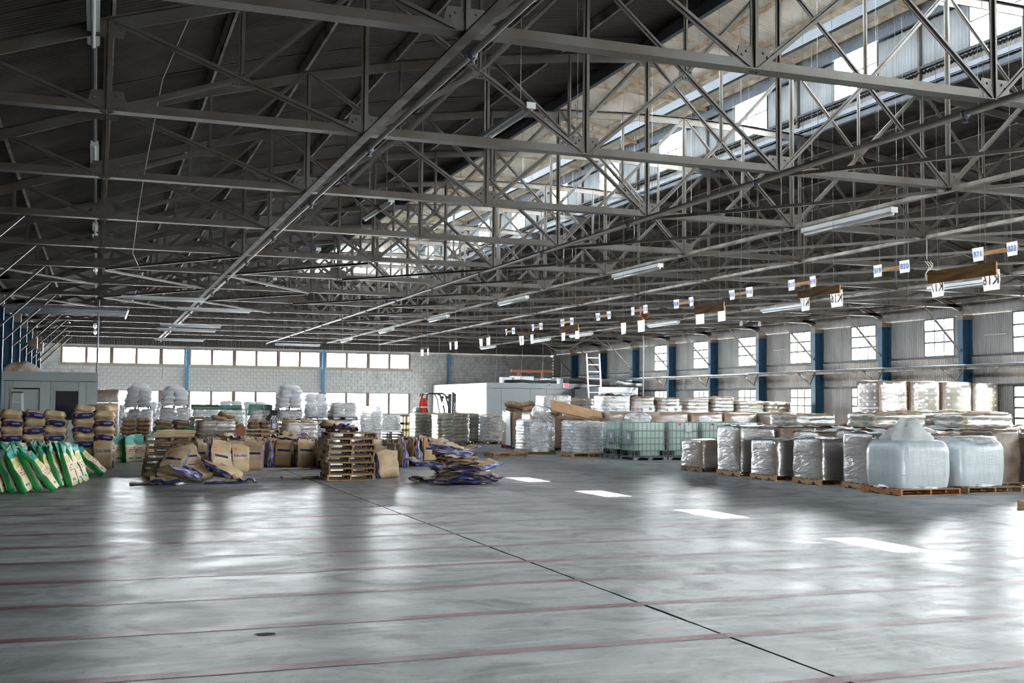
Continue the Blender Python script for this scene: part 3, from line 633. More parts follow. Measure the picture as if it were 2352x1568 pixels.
FILM = film_mat('stretch_film', .26, .25, .2); FILMW = film_mat('cloudy_film', .58, .6, .24, 4); FILMWH = film_mat('milky_film', .34, .8, .25, 4)
# ------------------------------------------------------------------ shapes of goods
def pillow(w, d, h, seed, mat, name='sack', n=9, droop=.0):
    m = MB(); pz = lambda a: max(0, 1-abs(a)**7)**.5
    for s in (1, -1):
        def fn(u, v):
            a, b = 2*u-1, 2*v-1; z = h/2*pz(a)*pz(b)
            q = .06*fbm((a*1.4, b*1.4, seed), 1.2, 2); r = 1 - .07*abs(a*b)**3 + .035*fbm((a, b, seed+9), 1.6, 2)
            return (a*w/2*r, b*d/2*r, s*z*(1+2.2*q) + .25*h*fbm((a, b, seed+4), .8, 2) - droop*(a*a+b*b)*.5)
        m.grid(fn, n, n)
    return m.mesh(name, mat, True)
def standbag(w, t, h, seed, mats, flat=1.0, top=0, name='paper_bag'):
    """gusseted bag: full at the foot, pinched at the mouth; mats = front, gusset, top band"""
    m = MB(); N = 20; rows = 9; base = []
    for j in range(rows+1):
        s = j/rows; tt = t*(1-.86*flat*s**1.7)*(1+.16*math.sin(PI*s)); ww = w*(1+.03*math.sin(PI*s)); k = 1 if j else .93
        for i in range(N):
            a = 2*PI*i/N; e = .34; cx = math.copysign(abs(math.cos(a))**e, math.cos(a)); cy = math.copysign(abs(math.sin(a))**e, math.sin(a))
            fold = .10*w*s*s*math.exp(-(cy*3)**2)*(1 if abs(cx) > .8 else 0)
            x = cx*(ww/2*k) - math.copysign(fold, cx); y = cy*tt/2*k
            dn = .085*s*fbm((x*2, s*2, seed), 1.8, 3) + .030*fbm((x*5, s*4, seed+3), 2, 2)
            base.append((x + .02*fbm((s*2, cy, seed+7), 1.2), y + dn, h*s + (.13*h*s*fbm((x*3, 0, seed+5), 2.4) if j == rows else 0)))
    fs, ks = [], []
    for j in range(rows):
        for i in range(N):
            fs.append((j*N+i, j*N+(i+1) % N, (j+1)*N+(i+1) % N, (j+1)*N+i)); a = 2*PI*(i+.5)/N
            ks.append(1 if abs(math.cos(a))**.34 > .93 and abs(math.sin(a)) < .62 else (2 if top and j >= rows-top else 0))
    o = len(m.v); m.v += base; m.f += fs; m.m += ks; m.f.append(tuple(range(N-1, -1, -1))); m.m.append(0); m.f.append(tuple(rows*N+i for i in range(N))); m.m.append(0)
    return m.mesh(name, mats, True)
def crumple(w, d, h, seed, mats, fold=.12, name='empty_bag'):
    """flattened empty bag: two skins, creased; navy along its long edges"""
    m = MB(); nx, ny = 14, 8
    for s in (1, -1):
        def fn(u, v):
            a, b = 2*u-1, 2*v-1; lift = fold*fbm((a*1.1, b*.9, seed), 1.1, 3)*1.6 + .25*fold*abs(fbm((a*3, b*3, seed+2), 1.5, 2))
            e = max(0, 1-a**6)*max(0, 1-b**6)
            return (a*w/2 + .04*fbm((b*2, 0, seed+4), 1.5), b*d/2 + .04*fbm((a*2, 1, seed+6), 1.5), max(.004, h/2 + lift) + s*h/2*e**.5)
        m.grid(fn, nx, ny, 0)
    # edge faces get the gusset colour
    for i, f in enumerate(m.f):
        cyy = sum(m.v[q][1] for q in f)/4; m.m[i] = 1 if abs(cyy) > d*.36 else 0
    return m.mesh(name, mats, True)
def shell(w, d, h, seed, mat, layers=0, bulge=.02, name='film', top=True, amp=.018, taper=0):
    """skin pulled round a square load; bulges at the layers"""
    m = MB(); N = 40; nz = max(8, layers*3) if layers else 14
    def fn(i, j):
        a = 2*PI*i; e = .28; cx = math.copysign(abs(math.cos(a))**e, math.cos(a)); cy = math.copysign(abs(math.sin(a))**e, math.sin(a))
        g = .012 + (bulge*abs(math.sin(PI*layers*j)) if layers else bulge*math.sin(PI*j))
        k = 1 - taper*j; q = abs(amp*fbm((cx*2, cy*2, seed+j*2.5), 1.3, 3)*2)
        return (cx*(w/2*k+g+q), cy*(d/2*k+g+q), h*j)
    m.grid(fn, N, nz, 0, True)
    if top:
        o = len(m.v); rim = [m.v[nz*N+i] for i in range(N)]; rings = [rim]
        for r in (.75, .45, .15): rings.append([(p[0]*r, p[1]*r, p[2]+.03*fbm((p[0]*r*3, p[1]*r*3, seed+11), 2, 2)+.012) for p in rim])
        vs_ = [p for R in rings[1:] for p in R]; m.v += vs_; idx = lambda k, i: nz*N+i if k == 0 else o+(k-1)*N+i
        for k in range(3):
            for i in range(N): m.f.append((idx(k, i), idx(k, (i+1) % N), idx(k+1, (i+1) % N), idx(k+1, i))); m.m.append(0)
        m.f.append(tuple(idx(3, i) for i in range(N))); m.m.append(0)
    return m.mesh(name, mat, True)
# ---- pallets: boards and stringers are parts
_pal = {}
def pallet(loc, w, d, mat, label, rz=0, group='pallets', h=.14):
    """w along x, d along y; stringers run along y... boards across them"""
    key = (round(w, 2), round(d, 2), mat.name)
    if key not in _pal:
        a = MB(); a.box((0, 0, 0), (w, .09, .02)); s = MB(); s.b2(-.02, .02, -d/2, -d*.30, 0, .1); s.b2(-.02, .02, -d*.18, d*.18, 0, .1); s.b2(-.02, .02, d*.30, d/2, 0, .1); s.b2(-.02, .02, -d*.30, d*.30, .045, .1)
        s2 = MB(); s2.b2(-w/2, -w*.32, -.02, .02, 0, .1); s2.b2(w*.32, w/2, -.02, .02, 0, .1); s2.b2(-.05*w, .05*w, -.02, .02, 0, .1); s2.b2(-w/2, w/2, -.02, .02, .075, .1)
        _pal[key] = (a.mesh('deck_board', mat), s.mesh('stringer', mat))
    a, s = _pal[key]; t = thing('pallet', label, 'pallet', loc, rz, group)
    n = max(5, int(d/.17))
    for i in range(n): put('deck_board', a, t, (0, -d/2+.045+(d-.09)*i/(n-1), h-.01))
    for i in (0, 1, 2): put('deck_board', a, t, (0, (-1+i)*(d/2-.045), .01))
    for i in (-1, 0, 1): put('stringer', s, t, (i*(w/2-.02), 0, .02))
    return t
_sk = {}
def sack_set(kind, w, d, h):
    key = (kind, round(w, 2), round(d, 2), round(h, 3))
    if key not in _sk: _sk[key] = [pillow(w, d, h, 11*i+len(_sk)*3.7, {'white': WHITES, 'brown': BROWNS, 'green': GREENS, 'kraft': SACK}[kind], n=7) for i in range(3)]
    return _sk[key]
def sack_load(v0, v1, u0, dep, z0, z1, kind, label, film=None, sag=.0, lh=.155, cat='sack load', group='wrapped sack loads', full=True):
    """stretch-wrapped stack of sacks; every sack and the film are parts"""
    w = v1-v0; h = z1-z0; nl = max(1, round(h/lh)); lh = h/nl; t = thing('wrapped_sack_load', label, cat, ((v0+v1)/2, u0+dep/2, z0), rnd.uniform(-.02, .02), group)
    S = sack_set(kind, w/2*1.0, dep/2*1.0, lh*1.22); S2 = sack_set(kind, w*.66, dep*.36, lh*1.22)
    for k in range(nl):
        jx = rnd.uniform(-.02, .02)*(1+k*.2); zz = lh*(k+.5)
        for i in (-1, 1):
            for j in (-1, 1):
                if j == 1 and i == 1 and k < nl-1: continue
                put('sack', rnd.choice(S), t, (i*w/4+jx+rnd.uniform(-.015, .015), j*dep/4+rnd.uniform(-.015, .015), zz), (rnd.uniform(-.03, .03), rnd.uniform(-.03, .03)+sag*(-i), rnd.uniform(-.04, .04)))
    if film: put('film', shell(w*.99, dep*.99, h*.995, rnd.random()*40, film, nl, .022), t)
    return t
_ct = {}
def carton_load(v0, v1, u0, dep, z0, z1, nx, nz, mat, label, film=FILM, stick=False, cat='carton load', group='wrapped carton loads', seam=True):
    w = v1-v0; h = z1-z0; t = thing('wrapped_carton_load', label, cat, ((v0+v1)/2, u0+dep/2, z0), rnd.uniform(-.012, .012), group)
    key = (round(w/nx, 3), round(dep/2, 3), round(h/nz, 3), mat.name)
    if key not in _ct:
        m = MB(); m.box((0, 0, 0), (w/nx-.006, dep/2-.006, h/nz-.005)); _ct[key] = m.mesh('carton', mat)
    lab = MB(); lab.box((0, 0, 0), (.10, .004, .07)); labm = lab.mesh('label', WLAB) if stick else None
    for k in range(nz):
        for i in range(nx):
            for j in (0, 1):
                c = put('carton', _ct[key], t, (-w/2+w/nx*(i+.5), -dep/4+dep/2*j, h/nz*(k+.5)))
                if stick and j == 0: put('label', labm, c, (.05, -dep/4-.002, .03))
        if stick:
            for j in (0, 1, 2): put('label', labm, t, (-w/2-.003, -dep/2+dep/3*(j+.5), h/nz*(k+.55)), (0, 0, PI/2))
    if film: put('film', shell(w+.03, dep+.03, h+.012, rnd.random()*40, film, 2 if seam else 0, .014, amp=.014), t)
    return t
# ------------------------------------------------------------------ left: tan sacks stacked on pallets, three stacks of single sacks
SK_T = [pillow(.585, .84, .24, s, SACK, n=10) for s in (3, 8, 15)]; SK_N = [pillow(.585, .84, .24, s, SACKN, n=10) for s in (4, 9, 21)]
def tan_stack(x, y, nl, which, seed, cols=2):
    r = random.Random(seed); pallet((x, y+.45, 0), 1.12, 1.1, PALO, 'worn pallet under the tan sacks, %s' % which, group='pallets under tan sacks')
    for k in range(nl):
        for c in range(cols):
            navy = (k+c) % 2 == 0
            for row in (0, 1):
                if row == 1 and (k < nl-2 and c == 0): continue
                o = put('paper_sack', r.choice(SK_N if navy else SK_T), None, (x-.265+.53*c+r.uniform(-.03, .03), y+.03+.46*row*1.9*.55+r.uniform(-.02, .02), .14+.197*(k+.5)), (r.uniform(-.05, .05), r.uniform(-.07, .07), r.uniform(-.05, .05)))
                tag(o, '%s, %s layer, %s column%s, %s' % ('navy edged tan sack' if navy else 'plain edged tan sack', ORD[k], ['left', 'right'][c], '' if row == 0 else ' at back', which), 'sack', 'tan sacks stacked on pallets')
tan_stack(-2.35, 33.0, 7, 'stack at the left frame edge', 1)
tan_stack(-1.30, 33.0, 7, 'middle stack by the office door', 2)
tan_stack(-.07, 33.0, 7, 'stack beside the office window', 3)
for i, (x, y) in enumerate(((-.3, 33.3), (.12, 33.35))):
    put('paper_sack', SK_T[i], None, (x, y, 1.585), (.05, .08*(1-2*i), .9*i), label='loose tan sack lying on top of the stack beside the office window, %s' % ('left one', 'right one')[i], cat='sack', group='tan sacks stacked on pallets')
# green gusseted bags leaning like books
GM = [standbag(.42, .15, .92, s, [CREAMB, GREENG, TEAL], .8, 2) for s in (1, 6, 12, 19)]
def lean_bag(x, y, ang, rz, label, seed=0):
    b = put('leaning_bag', GM[seed % 4], None); b.matrix_world = M.Translation((x, y, .0)) @ M.Rotation(-math.radians(ang), 4, 'Y') @ M.Rotation(rz, 4, 'Z') @ M.Translation((0, 0, 0))
    b.location.z = .085*abs(math.sin(math.radians(ang)))
    return tag(b, label, 'bag', 'green bags leaning in rows')
front = [(-1.61, 24.5, 14), (-1.36, 24.5, 22), (-1.13, 24.4, 24), (-.88, 24.7, 27), (-.62, 24.65, 36), (-.58, 26.5, 34), (-.41, 26.5, 30), (-.12, 27.0, 31), (.07, 29.5, 42), (.33, 29.5, 46)]
for i, (x, y, a) in enumerate(front): lean_bag(x-.12, y+.1, a, PI/2-.20+.05*math.sin(i*2.1), 'green sided cream bag leaning left in the front row, %s from the left' % ORD[i], i)
for r in range(4):
    for i in range(8 if r < 3 else 7):
        lean_bag(-2.05+.235*i+.10*r+rnd.uniform(-.03, .03), 25.25+.62*r+.22*i*.5+rnd.uniform(-.05, .05), 17+rnd.uniform(-5, 9), PI/2-.2+rnd.uniform(-.1, .1), 'green sided bag with teal top, %s from the left in the %s row behind' % (ORD[i], ORD[r]), i+r)
GB = [standbag(.46, .20, .80, s, [CREAMB, GREENG, TEAL], .8, 3) for s in (31, 36)]
for i, (x, y, rz) in enumerate(((.66, 35.8, .5), (.96, 35.75, .8), (1.22, 35.9, .35), (1.46, 36.1, .7), (.80, 36.4, .3), (1.15, 36.5, .6))):
    put('standing_green_bag', GB[i % 2], None, (x, y, 0), (0, 0, rz), label='upright green and cream bag left of the left pallet pile, %s from the left' % ORD[i], cat='bag', group='upright green bags')
b = put('paper_bag', standbag(.50, .20, .74, 77, [BAGF, GUSN, BAGF], .55), None, (.19, 32.45, 0), (-.06, 0, .12), label='full tan bag standing alone against the right tan stack', cat='bag')
WT = simple('white_ink', srgb(214, 214, 222), .7)
put('lettering', text_mesh('ASCORBIC ACID', .048, WT, .0008), b, (0, -.118, .48), (PI/2-.08, 0, 0))

# ---- clusters of standing tan bags
TB = [standbag(.50, .20, .76, s, [BAGF, GUSN, BAGF], f) for s, f in ((41, .9), (45, .7), (52, 1.0), (58, .6), (66, .85))]
def cluster(pts, where, lettered=()):
    for n, (x, y, rz, lean, row, col) in enumerate(pts):
        o = put('paper_bag', rnd.choice(TB), None, (x, y, 0), (lean, rnd.uniform(-.08, .08), rz+rnd.uniform(-.25, .25)), scale=(1, 1, rnd.uniform(.84, 1.04)), label='tan paper bag, %s row, %s from left, %s' % (ORD[row-1], ORD[col-1], where), cat='bag', group='standing tan paper bags')
        if (row, col) in lettered: put('lettering', text_mesh('ASCORBIC ACID', .048, WT, .0008), o, (0, -.098, .485), (PI/2-.10, 0, 0))
pts = []
for r in range(15):
    for c in range(4):
        if (r < 3 and c == 0) or (r < 2 and c == 3): continue
        pts.append((2.50+.50*c+rnd.uniform(-.05, .05)+.02*r, 29.3+(.9 if c > 1 else 0)+.45*r+rnd.uniform(-.06, .06), (.15 if r < 3 else 0)+rnd.uniform(-.25, .35)+(PI/2 if rnd.random() < .25 and r > 1 else 0), rnd.uniform(-.10, .05), r+1, c+1))
cluster(pts, 'cluster right of the heaped bags', {(1, 2), (1, 3), (2, 2), (3, 2)})
pts = []
for r in range(11):
    for c in range(4):
        y = (32.7, 32.9, 32.2, 31.2)[c]; side = (c == 3) or (c == 0 and r == 0) or rnd.random() < .3 and r > 0
        pts.append((4.62+.50*c+rnd.uniform(-.05, .05)-.1*(c == 3), y+.42*r+rnd.uniform(-.06, .06), (PI/2+rnd.uniform(-.1, .1)) if side else rnd.uniform(-.15, .2), rnd.uniform(-.08, .04), r+1, c+1))
cluster(pts, 'cluster behind the middle pallet pile')
pts = []
for r in range(8):
    for c in range(5):
        side = c in (1, 2, 3); pts.append((7.35+.52*c+rnd.uniform(-.04, .04)+.05*r, 31.0+.40*c+.45*r+rnd.uniform(-.05, .05), (PI/2+rnd.uniform(-.1, .1)) if side else rnd.uniform(-.3, .2), rnd.uniform(-.10, .05), r+1, c+1))
cluster(pts, 'cluster right of the middle pallet pile')
put('paper_bag', standbag(.60, .22, .66, 91, [SACK, GUSN, SACK], .5), None, (6.78, 27.25, 0), (-.18, 0, .35), label='plump plain tan bag standing alone right of the middle pallet pile', cat='bag')
for i, (x, y, z, rz) in enumerate(((5.2, 33.2, .78, .2), (5.55, 33.8, .82, .5), (3.6, 33.0, .80, 1.0))):
    put('empty_bag', crumple(.85, .5, .05, 300+i, [KRAFTP, NAVYP], .10), None, (x, y, z), (.05, .1, rz), label='empty navy edged bag lying across the standing tan bags, %s' % ('left of centre', 'farther one', 'leftmost')[i], cat='bag')
# torn cardboard sticking up
m = MB(); 
for i in range(5): m.add([(-.1+.05*i, .03*i, 0), (.02+.05*i, .03*i+.01, 0), (.10+.04*i, .02*i, .30+.05*((i*3) % 4)), (.02+.04*i, .02*i, .34+.05*((i*2) % 3)), (-.1+.05*i, .03*i+.012, 0), (.02+.05*i, .03*i+.022, 0), (.10+.04*i, .02*i+.012, .30+.05*((i*3) % 4)), (.02+.04*i, .02*i+.012, .34+.05*((i*2) % 3))], [(0, 1, 2, 3), (7, 6, 5, 4), (0, 4, 5, 1), (1, 5, 6, 2), (2, 6, 7, 3), (3, 7, 4, 0)])
put('torn_cardboard', m.mesh('torn_cardboard', simple('red_brown_card', srgb(142, 92, 62), .8)), None, (3.95, 34.5, .74), label='torn brown cardboard sticking up out of the tan bags', cat='cardboard')

# ---- heaps of empty bags
def empties(rows, where, grp):
    for i, (x, y, z, w, d, rx, ry, rz, fold, h) in enumerate(rows):
        put('empty_bag', crumple(w, d, h, 500+i*7+x*3, [KRAFTP, NAVYP if i < 20 or i % 3 == 0 else KRAFTP], fold), None, (x, y, z), (rx, ry, rz), label='navy edged empty tan bag, %s from the floor in the %s' % (ORD[i], where), cat='bag', group=grp)
HB = [standbag(.54, .15, .84, q, [BAGF, GUSN, BAGF], f) for q, f in ((71, .8), (74, .95), (83, .7), (88, .9))]
def lying(rows, where, grp):
    for i, (x, y, z, rx, ry, rz) in enumerate(rows):
        o = put('paper_bag', HB[i % 4], None, (x, y, z)); o.rotation_euler = (M.Rotation(rz, 4, 'Z') @ M.Rotation(rx, 4, 'X') @ M.Rotation(ry, 4, 'Y')).to_euler()
        tag(o, 'half empty tan bag lying aslant, %s one, %s' % (ORD[i], where), 'bag', grp)
lying([(2.05, 26.35, .16, -1.28, .1, 2.3), (2.45, 26.9, .12, -1.1, 0, .95), (1.55, 26.9, .12, -.75, .12, -.35), (2.2, 27.3, .12, -.55, -.1, .35), (3.05, 26.6, .14, -1.2, 0, .8), (2.75, 27.2, .10, -.30, .2, .5), (1.2, 27.3, .1, -.9, 0, -1.1)], 'heap before the left pallet pile', 'bags heaped before the left pallet pile')
empties([(1.15, 26.35, .0, .85, .5, 0, 0, .05, .04, .04), (1.45, 26.2, .03, .62, .36, .05, .08, .0, .05, .09), (2.75, 26.3, .0, .95, .5, 0, 0, .12, .05, .05), (3.2, 26.35, .02, .5, .4, .0, .2, .5, .10, .06)], 'left heap foot layer', 'empty bags heaped before the left pallet pile')
rows = []; r_ = random.Random(5)
for i in range(34):
    t_ = i/34; rows.append((7.85+r_.uniform(-.24, .26)*(1.15-t_), 25.05+r_.uniform(-.22, .2)*(1.1-t_*.5), .01+.0195*i, .95*(1.05-.2*t_), .56, r_.uniform(-.04, .05)*(1+2*t_), r_.uniform(-.05, .05)*(1+2*t_), r_.uniform(-.35, .35), .025+.05*t_*t_, .035))
empties(rows, 'large floor pile', 'empty bags in the large floor pile')
lying([(8.15, 25.0, .66, -1.48, 0, 1.45), (7.6, 25.2, .69, -1.42, .1, -1.3), (8.1, 25.2, .74, -1.35, 0, 1.1), (7.85, 25.25, .72, -1.22, 0, .25), (8.25, 24.95, .34, -1.42, 0, -1.0), (7.55, 25.0, .40, -1.40, 0, 1.2)], 'large bag pile, on its crest', 'half empty bags on the large floor pile')
for i, (x, y, rz) in enumerate(((8.62, 25.35, .1), (8.7, 25.2, .3), (7.2, 25.6, -.1))):
    put('empty_bag', crumple(.6, .45, .06, 900+i, [KRAFTP, NAVYP], .07), None, (x, y, .04+.07*(i == 1)), (0, .05, rz), label='folded navy edged bag lying at the %s of the large bag pile' % ('right foot', 'right side, upper one', 'left foot')[i], cat='bag')
for i, (x, y, w, d, rz, mt_) in enumerate(((8.5, 24.7, .5, .3, .2, KRAFTP), (7.3, 25.9, .5, .4, 0, KRAFTP), (4.6, 31.1, 1.0, .45, .1, CART), (5.2, 31.3, .8, .4, -.2, WHITES), (4.7, 27.7, .9, .5, .05, KRAFTP))):
    put('flat_cardboard', crumple(w, d, .012, 950+i, [mt_, mt_], .03), None, (x, y, .004), (0, 0, rz), label=['brown card lying at the front of the large bag pile', 'pale card under the left of the large bag pile', 'torn flat card on the floor before the tan bag clusters', 'white torn paper on the floor before the tan bag clusters', 'flattened bag with a green tint lying left of the middle pallet pile'][i], cat='cardboard')
m = MB(); m.lathe([(.0, -.11), (.035, -.11), (.037, -.02), (.036, .05), (.014, .09), (.013, .11), (0, .11)], 12, axis='x'); bt = thing('water_bottle', 'crushed clear water bottle on the floor by the heaped bags', 'bottle', (1.78, 25.9, .04), .5)
put('bottle', m.mesh('bottle', film_mat('bottle_plastic', .35, .3), True), bt); c = MB(); c.lathe([(.016, .105), (.016, .125), (0, .126)], 10, axis='x'); put('cap', c.mesh('cap', simple('blue_cap', (.1, .2, .6), .5)), bt)

# ---- pallet piles
PALM = simple('weathered_pallet_wood', srgb(160, 132, 98), .78, 0, 0, 4, srgb(116, 92, 66), stretch=(.6, 6, 6))
def pile(x, y, n, w, d, mat, where, rz=0):
    for k in range(n): pallet((x+rnd.uniform(-.04, .04)+.10*(k % 3 == 0)*(n > 7 and k > 2)*-1*.5, y+rnd.uniform(-.04, .04), .141*k), w, d, mat if k % 4 else PALW, 'wooden pallet, %s from the floor in the %s' % (ORD[k], where), rz+rnd.uniform(-.03, .03), 'pallets in piles')
pile(1.72, 28.95, 7, 1.18, 1.0, PALO, 'left pallet pile'); pile(5.78, 27.2, 8, 1.12, 1.15, PALM, 'middle pallet pile', -.02)
for i in range(4): put('folded_carton', (lambda: (lambda q: q.mesh('folded_carton', KRAFTP))(MB().box((0, 0, 0), (1.02-.03*i, .8, .035))))(), None, (1.75+.02*i, 28.9, 1.005+.038*i), (0, .02*(i % 2), .03*i-.04), label='folded tan carton sheet on the left pallet pile, %s from the bottom' % ORD[i], cat='cardboard', group='carton sheets on the left pallet pile')
for i, x in enumerate((1.45, 2.1)): put('green_bag_flat', crumple(.3, .25, .03, 980+i, [GREENG, GREENG], .03), None, (x, 28.55, 1.155), (0, 0, .4*i), label='flat green bag on the carton sheets of the left pallet pile, %s' % ('left one', 'right one')[i], cat='bag')
for i in range(3): put('loose_card', crumple(.75-.1*i, .6, .03, 985+i, [CART, NAVYP], .12), None, (5.65-.1*i, 27.4, 1.135+.07*i), (0, 0, .3*i), label='crumpled cardboard on the middle pallet pile, %s layer' % ORD[i], cat='cardboard')
pile(5.55, 41.5, 6, 1.25, 1.1, PALW, 'far pallet pile below the fan')
pile(13.55, 36.9+.5, 1, 1.25, 1.15, PALB, 'open floor before the red pallet')

# ---- brown sacks on pallets, one layer row deep behind the pallet piles
for i, (a, c, u, z1) in enumerate(((.86, 1.9, 44, 1.18), (2.0, 3.22, 42, 1.14), (3.4, 4.75, 42, 1.16), (6.45, 7.75, 42, 1.12), (.3, .75, 46.4, 1.1), (3.5, 4.7, 46, 1.2), (4.8, 5.4, 46.2, 1.1), (5.55, 6.4, 44.5, 1.12), (7.2, 8.2, 46, 1.14))):
    pallet(((a+c)/2, u+.55, 0), c-a, 1.1, PALO, 'pallet under the %s brown sack load from the left' % ORD[i], group='pallets under brown sacks')
    sack_load(a, c, u, 1.1, .14, z1, 'brown', 'film wrapped load of flat brown sacks behind the pallet piles, %s from the left' % ORD[i], FILM if i in (2, 3, 5) else None, group='brown sack loads')
t = thing('wire_frame', 'thin dark wire frame standing on the second brown sack load', 'frame', (2.9, 41.95, .70)); m = MB(); m.tube([(-.22, 0, 0), (-.19, 0, .44), (.19, 0, .44), (.22, 0, 0)], .012, 5); put('wire', m.mesh('wire', DARK), t)
for i, (x, y) in enumerate(((4.2, 42.3), (4.5, 42.6))): put('brown_sack', pillow(.6, .45, .16, 60+i, BROWNS), None, (x, y, 1.22+.1*i), (0, .1, .4*i), label='loose brown sack bulging on top of the third brown load, %s' % ('lower one', 'upper one')[i], cat='sack')
# ---- white sacks in front of the far windows
wl_ = [(1.28, 2.30, 52, 1.1, 'under the first white tower from the left'), (2.55, 3.85, 50, 1.52, 'under the second white tower from the left'), (3.9, 4.95, 50, 1.46, 'under the dark rolled tarp'), (5.0, 6.05, 50, 1.45, 'under the green rolled tarp'), (6.3, 7.35, 50, 1.45, 'under the pale green spread tarp'), (7.48, 8.55, 50, 1.44, 'under the third white tower from the left'), (8.66, 9.72, 50, 1.0, 'under the grey white load left of the middle'), (9.52, 10.6, 48, 1.06, 'under the wide grey white load'), (10.79, 11.68, 48, 1.66, 'at the right end of the white row')]
for i, (a, c, u, z1, wh) in enumerate(wl_):
    pallet(((a+c)/2, u+.55, 0), c-a, 1.1, PALD if i > 5 else PALO, 'pallet below the white sack load %s' % wh, group='pallets under white sacks')
    sack_load(a, c, u, 1.1, .14, 1.41 if i == 0 else z1, 'white', 'film wrapped white sack load %s' % wh, FILMWH, group='white sack loads')
for i, (a, c, u, z0, z1, wh) in enumerate(((8.7, 9.74, 50, 1.16, 1.75, 'raised on a dark pallet, left of the second blue post'), (9.5, 10.58, 48, 1.22, 1.8, 'raised on a dark pallet, right of the second blue post'))):
    pallet(((a+c)/2, u+.55, z0-.14 if i else 1.02), c-a, 1.1, PALD, 'dark pallet between the white loads, %s' % ('left one', 'right one')[i]); sack_load(a, c, u, 1.1, z0, z1, 'white', 'white sack load %s' % wh, FILMWH, group='white sack loads')
for i, (a, c, u, z1) in enumerate(((5.4, 6.4, 53.5, 1.84), (6.5, 7.5, 53.5, 1.80), (9.33, 10.2, 53, 2.2), (2.2, 3.0, 54, 1.75), (.95, 1.25, 54.5, 1.6))):
    pallet(((a+c)/2, u+.55, 0), c-a, 1.1, PALO, 'pallet of the rear white sack load, %s from the left' % ORD[(2, 3, 4, 1, 0)[i]], group='pallets under white sacks'); sack_load(a, c, u, 1.1, .14, z1, 'white', 'white sack load in the rear row before the far windows, %s from the left' % ORD[(2, 3, 4, 1, 0)[i]], None, group='white sack loads')
WS = [pillow(.62, .9, .26, s, WHITES, n=9, droop=.02) for s in (101, 107, 113)]
def tower(x, y, z, nl, wide, which, pal=True, slim=.9):
    if pal: pallet((x, y+.5, z-.02), 1.05, 1.0, PALD, 'dark pallet under the %s' % which)
    z += .13 if pal else 0
    for k in range(nl):
        two = wide if k < 2 else (wide and k < nl-1)
        for j, dx in enumerate((-.26, .26) if two else (0,)):
            for row in (0, 1):
                if row and k < nl-1 and rnd.random() < .4: continue
                put('white_sack', rnd.choice(WS), None, (x+dx+rnd.uniform(-.06, .06), y+.1+.6*row, z+.10+.185*k), (rnd.uniform(-.06, .06), rnd.uniform(-.10, .10)*(1+k*.25), rnd.uniform(-.12, .12)), scale=(slim if two else 1.25, 1, 1),
                    label='white woven sack, %s layer, %s%s, %s' % (ORD[k], ('left' if j == 0 else 'right') if two else 'single', ' at back' if row else '', which), cat='sack', group='white sacks in towers')
tower(1.72, 52, 1.46, 5, True, 'first white tower from the left'); tower(3.12, 50, 1.54, 4, True, 'second white tower from the left'); tower(7.98, 50, 1.48, 5, True, 'third white tower from the left')
TARP = simple('green_tarp', srgb(92, 138, 118), .7, 0, 0, 4, srgb(70, 108, 92), bump=.5); TARPD = simple('dark_tarp', srgb(86, 84, 74), .8, 0, 0, 3, srgb(60, 62, 56), bump=.6)
def roll(x, y, z, L, r, mat, label, name='rolled_tarp', flop=0):
    m = MB(); n = 14; m.grid(lambda a, b: (L*(b-.5), r*math.cos(2*PI*a)*(1+.15*fbm((a*3, b*5, x), 1.2)), r*.85+r*.85*math.sin(2*PI*a)*(1+.15*fbm((a*3, b*5, x+4), 1.2))), 14, n, 0, True)
    for s in (0, n): m.f.append(tuple(s*14+i for i in range(14))); m.m.append(0)
    if flop: m.grid(lambda a, b: (-L/2-.05+.55*a+.05*fbm((a*3, b*3, 2), 1.5), -r-.03-.04*b, r*1.2-flop*b*(1-.5*a)), 8, 6); m.grid(lambda a, b: (-L/2-.05+.55*a+.05*fbm((a*3, b*3, 2), 1.5), -r-.02-.04*b, r*1.2-flop*b*(1-.5*a)), 8, 6)
    put(name, m.mesh(name, mat, True), None, (x, y, z), label=label, cat='tarp')
roll(4.40, 50.4, 1.49, 1.15, .12, TARPD, 'upper dark bundled tarp on the white load beside the second tower'); roll(4.42, 50.2, 1.46, 1.2, .08, TARP, 'thin pale tarp edge under the dark bundled tarp'); 
roll(5.45, 50.3, 1.47, 1.0, .12, TARP, 'green rolled tarp on the white load at the middle of the row'); roll(6.75, 50.3, 1.46, 1.0, .15, TARP, 'green tarp hanging over the white load left of the fan', flop=.42)
# box load beside the office, clear heap
pallet((.43, 50.5, 0), .95, 1.0, PALO, 'pallet under the tall brown cartons beside the grey office'); carton_load(.0, .86, 50, 1.0, .14, 2.27, 2, 4, CART2, 'tall load of brown cartons in loose film beside the grey office', FILM)
m = MB(); m.grid(lambda a, b: ((a-.5)*1.1+.05*fbm((a*4, b*4, 0), 2), (b-.5)*1.0, .62*(1-(2*a-1)**4)**.6*(1-(2*b-1)**4)**.6*(1+.3*fbm((a*3, b*3, 9), 1.5))), 20, 16); put('plastic_heap', m.mesh('plastic_heap', FILMW, True), None, (13.6, 54.5, .46), label='crumpled heap of clear plastic on a low pallet left of the forklift', cat='plastic')
pallet((13.6, 54.5, 0), 1.2, 1.1, PALO, 'pallet under the crumpled clear plastic'); pallet((13.6, 54.5, .14), 1.2, 1.1, PALO, 'second pallet under the crumpled clear plastic'); pallet((13.6, 54.5, .28), 1.2, 1.1, PALD, 'dark pallet on top below the crumpled clear plastic')
